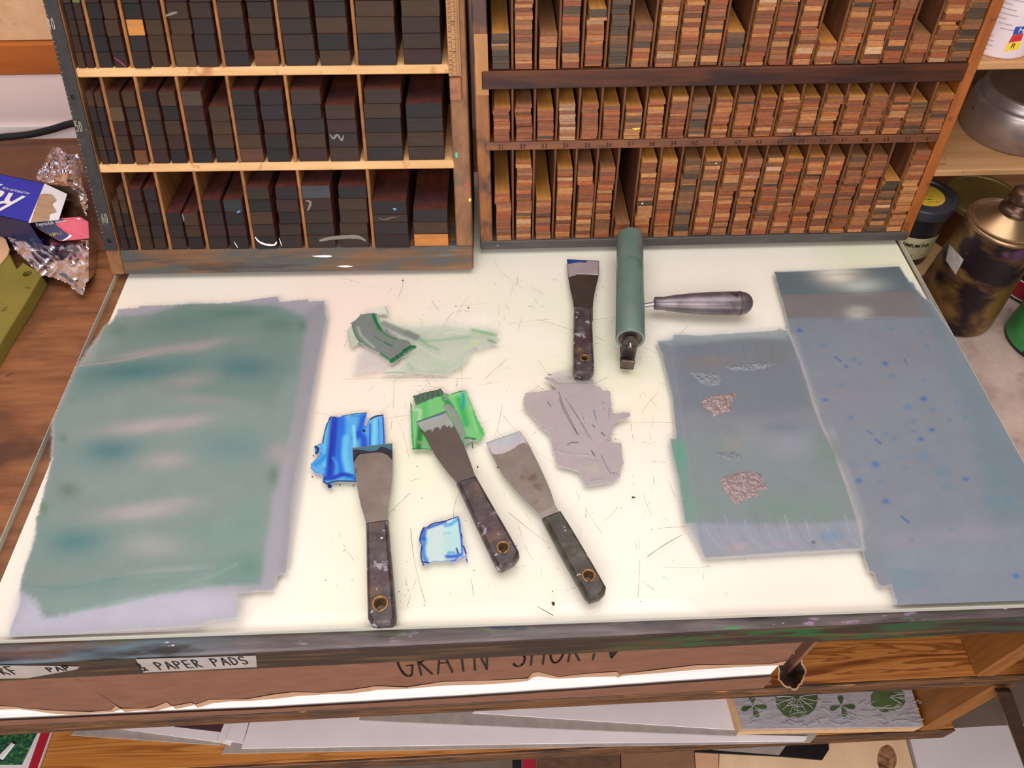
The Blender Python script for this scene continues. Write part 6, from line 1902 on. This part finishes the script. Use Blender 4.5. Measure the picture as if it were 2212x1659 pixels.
for i in range(9):
    for j in range(7):
        lathe(mb, [(0.0022, 0), (0.0, 0.0001)], (0.96 + i * 0.0254, 0.6718, 0.09 + 0.0254 * j), (0, -1, 0), 12, cap=False)
mb.build('peg_holes', 'recess_shade', pb)  # flat discs, the shade of each hole painted as colour
box(MB(), (1.86, 0.49, ZR + 0.0106), (1.88, 0.671, 0.40), 0.001).build('upright', 'shelf_wood', ws)


def cyl_hit(px, py, c, r, off=0.0004, rt=None, z0=0.0, h=1.0):
    """first hit of the pixel's ray with a (tapering) can"""
    d = ray(px, py)
    best = None
    for t in np.linspace(0.4, 1.6, 2400):
        p = CAM + d / np.linalg.norm(d) * t
        rr = r if rt is None else r + (rt - r) * (p[2] - z0) / h
        if math.hypot(p[0] - c[0], p[1] - c[1]) <= rr + off:
            return p
    return None


def wrap(quad, c, r, n=8, **k):
    """a label on a can: bilinear patch between four pixels"""
    a, b, c2, d = [np.array(q, float) for q in quad]
    V = []
    for j in range(n + 1):
        for i in range(n + 1):
            u, v = i / n, j / n
            q = a * (1 - u) * (1 - v) + b * u * (1 - v) + c2 * u * v + d * (1 - u) * v
            V.append(cyl_hit(q[0], q[1], c, r, **k))
    ok = [v is not None for v in V]
    Fc = []
    for j in range(n):
        for i in range(n):
            f = [j * (n + 1) + i, (j + 1) * (n + 1) + i, (j + 1) * (n + 1) + i + 1, j * (n + 1) + i + 1]
            if all(ok[m] for m in f):
                Fc.append(f)
    return [v if v is not None else np.array([*c, z_]) for v, z_ in zip(V, [0] * len(V))], Fc


def band(mb, c, r, z0, z1, a0, a1, n=32):
    V = []
    for i in range(n + 1):
        t = math.radians(a0 + (a1 - a0) * i / n)
        V += [(c[0] + r * math.cos(t), c[1] + r * math.sin(t), z0), (c[0] + r * math.cos(t), c[1] + r * math.sin(t), z1)]
    mb.add(V, [[2 * i, 2 * i + 2, 2 * i + 3, 2 * i + 1] for i in range(n)])
    return mb


def around(c, r, ac, z):
    return lambda x, y: np.array([c[0] + r * math.cos(math.radians(ac) + x / r), c[1] + r * math.sin(math.radians(ac) + x / r), z + y])


# black ink can
c = (0.9595, 0.499)
zi = ZR + 0.0106
ic = empty('ink_can', (*c, zi))
tag(ic, 'black ink can with a cream label and yellow lid sticker beside the right rack', 'can')
r = 0.0345
lathe(MB(), [(0.0, 0.0), (r * 0.97, 0.0), (r, 0.002), (r, 0.073), (r * 1.02, 0.0745), (r * 0.99, 0.0755)], (*c, zi), n=56, cap=False).build('body', 'ink_can', ic, smooth=True)
lathe(MB(), [(r * 1.04, 0.0720), (r * 1.06, 0.0735), (r * 1.06, 0.0845), (r * 1.04, 0.0862), (r * 0.86, 0.0862), (r * 0.84, 0.0848), (0.0, 0.0848)], (*c, zi), n=56, cap=False).build('lid', 'ink_lid', ic)
lathe(MB(), [(r * 0.62, 0.0850), (0.0, 0.0851)], (*c, zi), n=40, cap=False).build('lid_sticker', 'label_yellow', ic)
lb = band(MB(), c, r + 0.0003, zi + 0.012, zi + 0.046, -230, -30).build('label', 'label_cream', ic)
mb = MB()
Vt, _f = font_mesh('PREMIUM INK', 0.0068, 0.0, 0.0)
wdt = Vt[:, 0].max()
aend = -66
pm_ = around(c, r + 0.0006, aend - math.degrees(wdt / r), zi + 0.0325)
font_text(mb, 'PREMIUM INK', 0.0068, pm_, 0.0, 0.0002)
strokes(mb, '~~~~', around(c, r + 0.0006, -116, zi + 0.018), 0.0030, 0.003, 0.0004, 0.0004)
mb.build('lettering', 'black', lb)
mb = MB()
for k in range(5):
    strokes(mb, '~W~' if k % 2 else '~~J~', lambda x, y: np.array([c[0] - 0.012 + x + 0.002 * k, c[1] + 0.006 - 0.0052 * k + y, zi + 0.0855]), 0.0032, 0.0024, 0.001, 0.0004)
mb.build('sticker_print', 'black', ic)
# gold-lidded brown can
c = (1.0560, 0.5260)
gc = empty('paint_can', (*c, zi))
tag(gc, 'wide brown can with a dull gold lid, behind the black ink can', 'can')
r = 0.0455
lathe(MB(), [(0.0, 0.0), (r * 0.985, 0.0), (r, 0.002), (r, 0.052), (r * 1.015, 0.0535), (r, 0.055)], (*c, zi), n=64, cap=False).build('body', 'brown_can', gc, smooth=True)
lathe(MB(), [(r * 1.01, 0.0520), (r * 1.03, 0.0532), (r * 1.03, 0.0596), (r * 1.01, 0.061), (r * 0.93, 0.061), (r * 0.915, 0.0595), (0.0, 0.0592)], (*c, zi), n=64, cap=False).build('lid', 'gold_lid', gc)
for txt, px, py, sz, mt in (('E', 2059, 506, 0.0150, 'white_print'), ('PI', 2054, 515, 0.0062, 'print_yellow')):
    h = cyl_hit(px, py, c, r)
    if h is not None:
        a = math.degrees(math.atan2(h[1] - c[1], h[0] - c[0]))
        mb = MB()
        font_text(mb, txt, sz, around(c, r + 0.0006, a, h[2]), 0.0, 0.0004)
        mb.build('lettering', mt, gc)
# brass solvent can
c = (0.9925, 0.3985)
zc_ = ZR + 0.0004
bc = empty('solvent_can', (*c, zc_))
tag(bc, 'tall stained brass solvent can with a conical top and screw cap', 'can')
r, rt, H = 0.0478, 0.0404, 0.1345
lathe(MB(), [(0.0, 0.0), (r * 0.95, 0.0), (r * 0.99, 0.0015), (r, 0.004), (rt, H - 0.003), (rt * 1.02, H - 0.001)], (*c, zc_), n=64, cap=False).build('body', 'brass_can', bc, smooth=True)
lathe(MB(), [(rt * 1.01, H - 0.003), (rt * 1.035, H - 0.001), (rt * 1.035, H + 0.001), (rt * 1.0, H + 0.0022), (rt * 0.955, H + 0.0008), (rt * 0.93, H - 0.0006), (rt * 0.80, H + 0.0018), (rt * 0.56, H + 0.0090), (rt * 0.36, H + 0.0150), (rt * 0.34, H + 0.0160)], (*c, zc_), n=64, cap=False).build('shoulder', 'brass_top', bc, smooth=True)
lathe(MB(), [(rt * 0.34, H + 0.0150), (rt * 0.42, H + 0.0165), (rt * 0.43, H + 0.0190), (rt * 0.36, H + 0.0215), (rt * 0.30, H + 0.0235), (rt * 0.29, H + 0.030)], (*c, zc_), n=40, cap=False).build('neck', 'brass_dark', bc, smooth=True)
lathe(MB(), [(rt * 0.27, H + 0.028), (rt * 0.34, H + 0.0285), (rt * 0.36, H + 0.031), (rt * 0.35, H + 0.0395), (rt * 0.30, H + 0.0425), (rt * 0.16, H + 0.0435), (0.0, H + 0.0436)], (*c, zc_), n=40, cap=False).build('screw_cap', 'brass_dark', bc, smooth=True)
V, Fc = wrap([(2051, 527), (2082, 561), (2064, 594), (2043, 562)], c, r, 8, rt=rt, z0=zc_, h=H)
MB().add(V, Fc).build('tape_patch', 'grey_board', bc)['label'] = 'grey tape patch'
# green label can and red label can at the frame's right edge
c = (1.083, 0.343)
gn = empty('paint_can', (*c, ZR))
tag(gn, 'short black can with a green label at the right edge', 'can')
r = 0.0445
lathe(MB(), [(0.0, 0.0004), (r * 0.98, 0.0004), (r, 0.002), (r, 0.060), (r * 0.98, 0.0615), (0.0, 0.0610)], (*c, ZR), n=56, cap=False).build('body', 'black', gn, smooth=True)
lg_ = band(MB(), c, r + 0.0003, ZR + 0.005, ZR + 0.058, -215, -152, 24).build('label', 'green_label', gn)
mb = MB()
h = cyl_hit(2198, 748, c, r)
a = math.degrees(math.atan2(h[1] - c[1], h[0] - c[0])) if h is not None else -150
strokes(mb, 'JAW', around(c, r + 0.0006, -146, ZR + 0.022), 0.0034, 0.006, 0.0008, 0.0006)
mb.build('lettering', 'yellow_print', gn)
c = (1.113, 0.437)
rd = empty('paint_can', (*c, ZR))
tag(rd, 'can with a red and white label behind the green labelled can', 'can')
r = 0.0440
lathe(MB(), [(0.0, 0.0004), (r * 0.98, 0.0004), (r, 0.002), (r, 0.080), (r * 0.98, 0.0815), (0.0, 0.081)], (*c, ZR), n=56, cap=False).build('body', 'ink_can', rd, smooth=True)
lb = band(MB(), c, r + 0.0003, ZR + 0.004, ZR + 0.030, -200, -60, 32).build('label', 'white_print', rd)
mb = band(MB(), c, r + 0.0006, ZR + 0.0065, ZR + 0.028, -192, -66, 32)
mb.build('red_panel', 'red_card', lb)
# silver tin on the lower shelf
c = (1.071, 0.567)
z = 0.0704
tn = empty('silver_tin', (*c, z))
tag(tn, 'round silver tin with a lidded top on the lower wooden shelf', 'tin')
r, H = 0.0605, 0.0455
lathe(MB(), [(0.0, 0.0), (r * 0.975, 0.0), (r, 0.0022), (r, H * 0.8), (r * 0.985, H * 0.92), (r * 0.955, H * 0.985), (r * 0.90, H)], (*c, z), n=72, cap=False).build('body', 'tin', tn, smooth=True)
lathe(MB(), [(r * 0.90, H - 0.004), (r * 0.915, H - 0.001), (r * 0.925, H + 0.001), (r * 0.905, H + 0.0022), (r * 0.90, H + 0.0085), (r * 0.885, H + 0.0105), (r * 0.84, H + 0.0112)], (*c, z), n=72, cap=False).build('lid_rim', 'tin', tn, smooth=True)
ld_ = lathe(MB(), [(r * 0.84, H + 0.0112), (r * 0.80, H + 0.0100), (0.0, H + 0.0100)], (*c, z), n=72, cap=False).build('lid', 'tin_lid', tn)
mb = MB()
lathe(mb, [(0.017, 0.0), (0.0, 0.0002)], (c[0] + 0.012, c[1] - 0.006, z + H + 0.0102), n=18, cap=False)
mb.build('lid_print', 'dark_red', ld_)
# white can on the upper shelf
c = (0.9640, 0.5235)
z = 0.2004
wc = empty('paint_can', (*c, z))
tag(wc, 'white labelled can with blue, red and yellow squares on the upper shelf', 'can')
r = 0.0330
lathe(MB(), [(0.0, 0.0), (r * 0.985, 0.0), (r, 0.0015), (r, 0.0700)], (*c, z), n=56, cap=False).build('body', 'can_white', wc, smooth=True)
lathe(MB(), [(r, 0.0700), (r * 1.02, 0.0710), (r * 1.02, 0.0880), (r * 0.98, 0.0900), (0.0, 0.0895)], (*c, z), n=56, cap=False).build('lid', 'can_grey', wc, smooth=True)
for nm, mt, q in (('blue_square', 'print_blue', [(2194, 58), (2214, 57), (2210, 72), (2187, 76)]), ('red_square', 'print_red', [(2187, 77), (2211, 72), (2206, 88), (2178, 93)]), ('yellow_square', 'print_yellow', [(2176, 94), (2206, 89), (2201, 106), (2168, 112)])):
    V, Fc = wrap(q, c, r, 8)
    if Fc:
        s_ = MB().add(V, Fc).build(nm, mt, wc)
        if nm != 'red_square':
            h = cyl_hit(*((2181, 104) if nm[0] == 'y' else (2198, 70)), c, r, 0.0008)
            if h is not None:
                mb = MB()
                font_text(mb, 'R' if nm[0] == 'y' else 'H', 0.0075, around(c, r + 0.0008, math.degrees(math.atan2(h[1] - c[1], h[0] - c[0])), h[2]))
                mb.build('letter', 'black' if nm[0] == 'y' else 'white_print', s_)
mb = MB()
r2 = random.Random(3)
for k in range(13):
    a0 = r2.uniform(-165, -130)
    band(mb, c, r + 0.0004, z + 0.006 + k * 0.0045, z + 0.0066 + k * 0.0045, a0, a0 + r2.uniform(12, 34), 6)
mb.build('small_print', 'grey_board', wc)
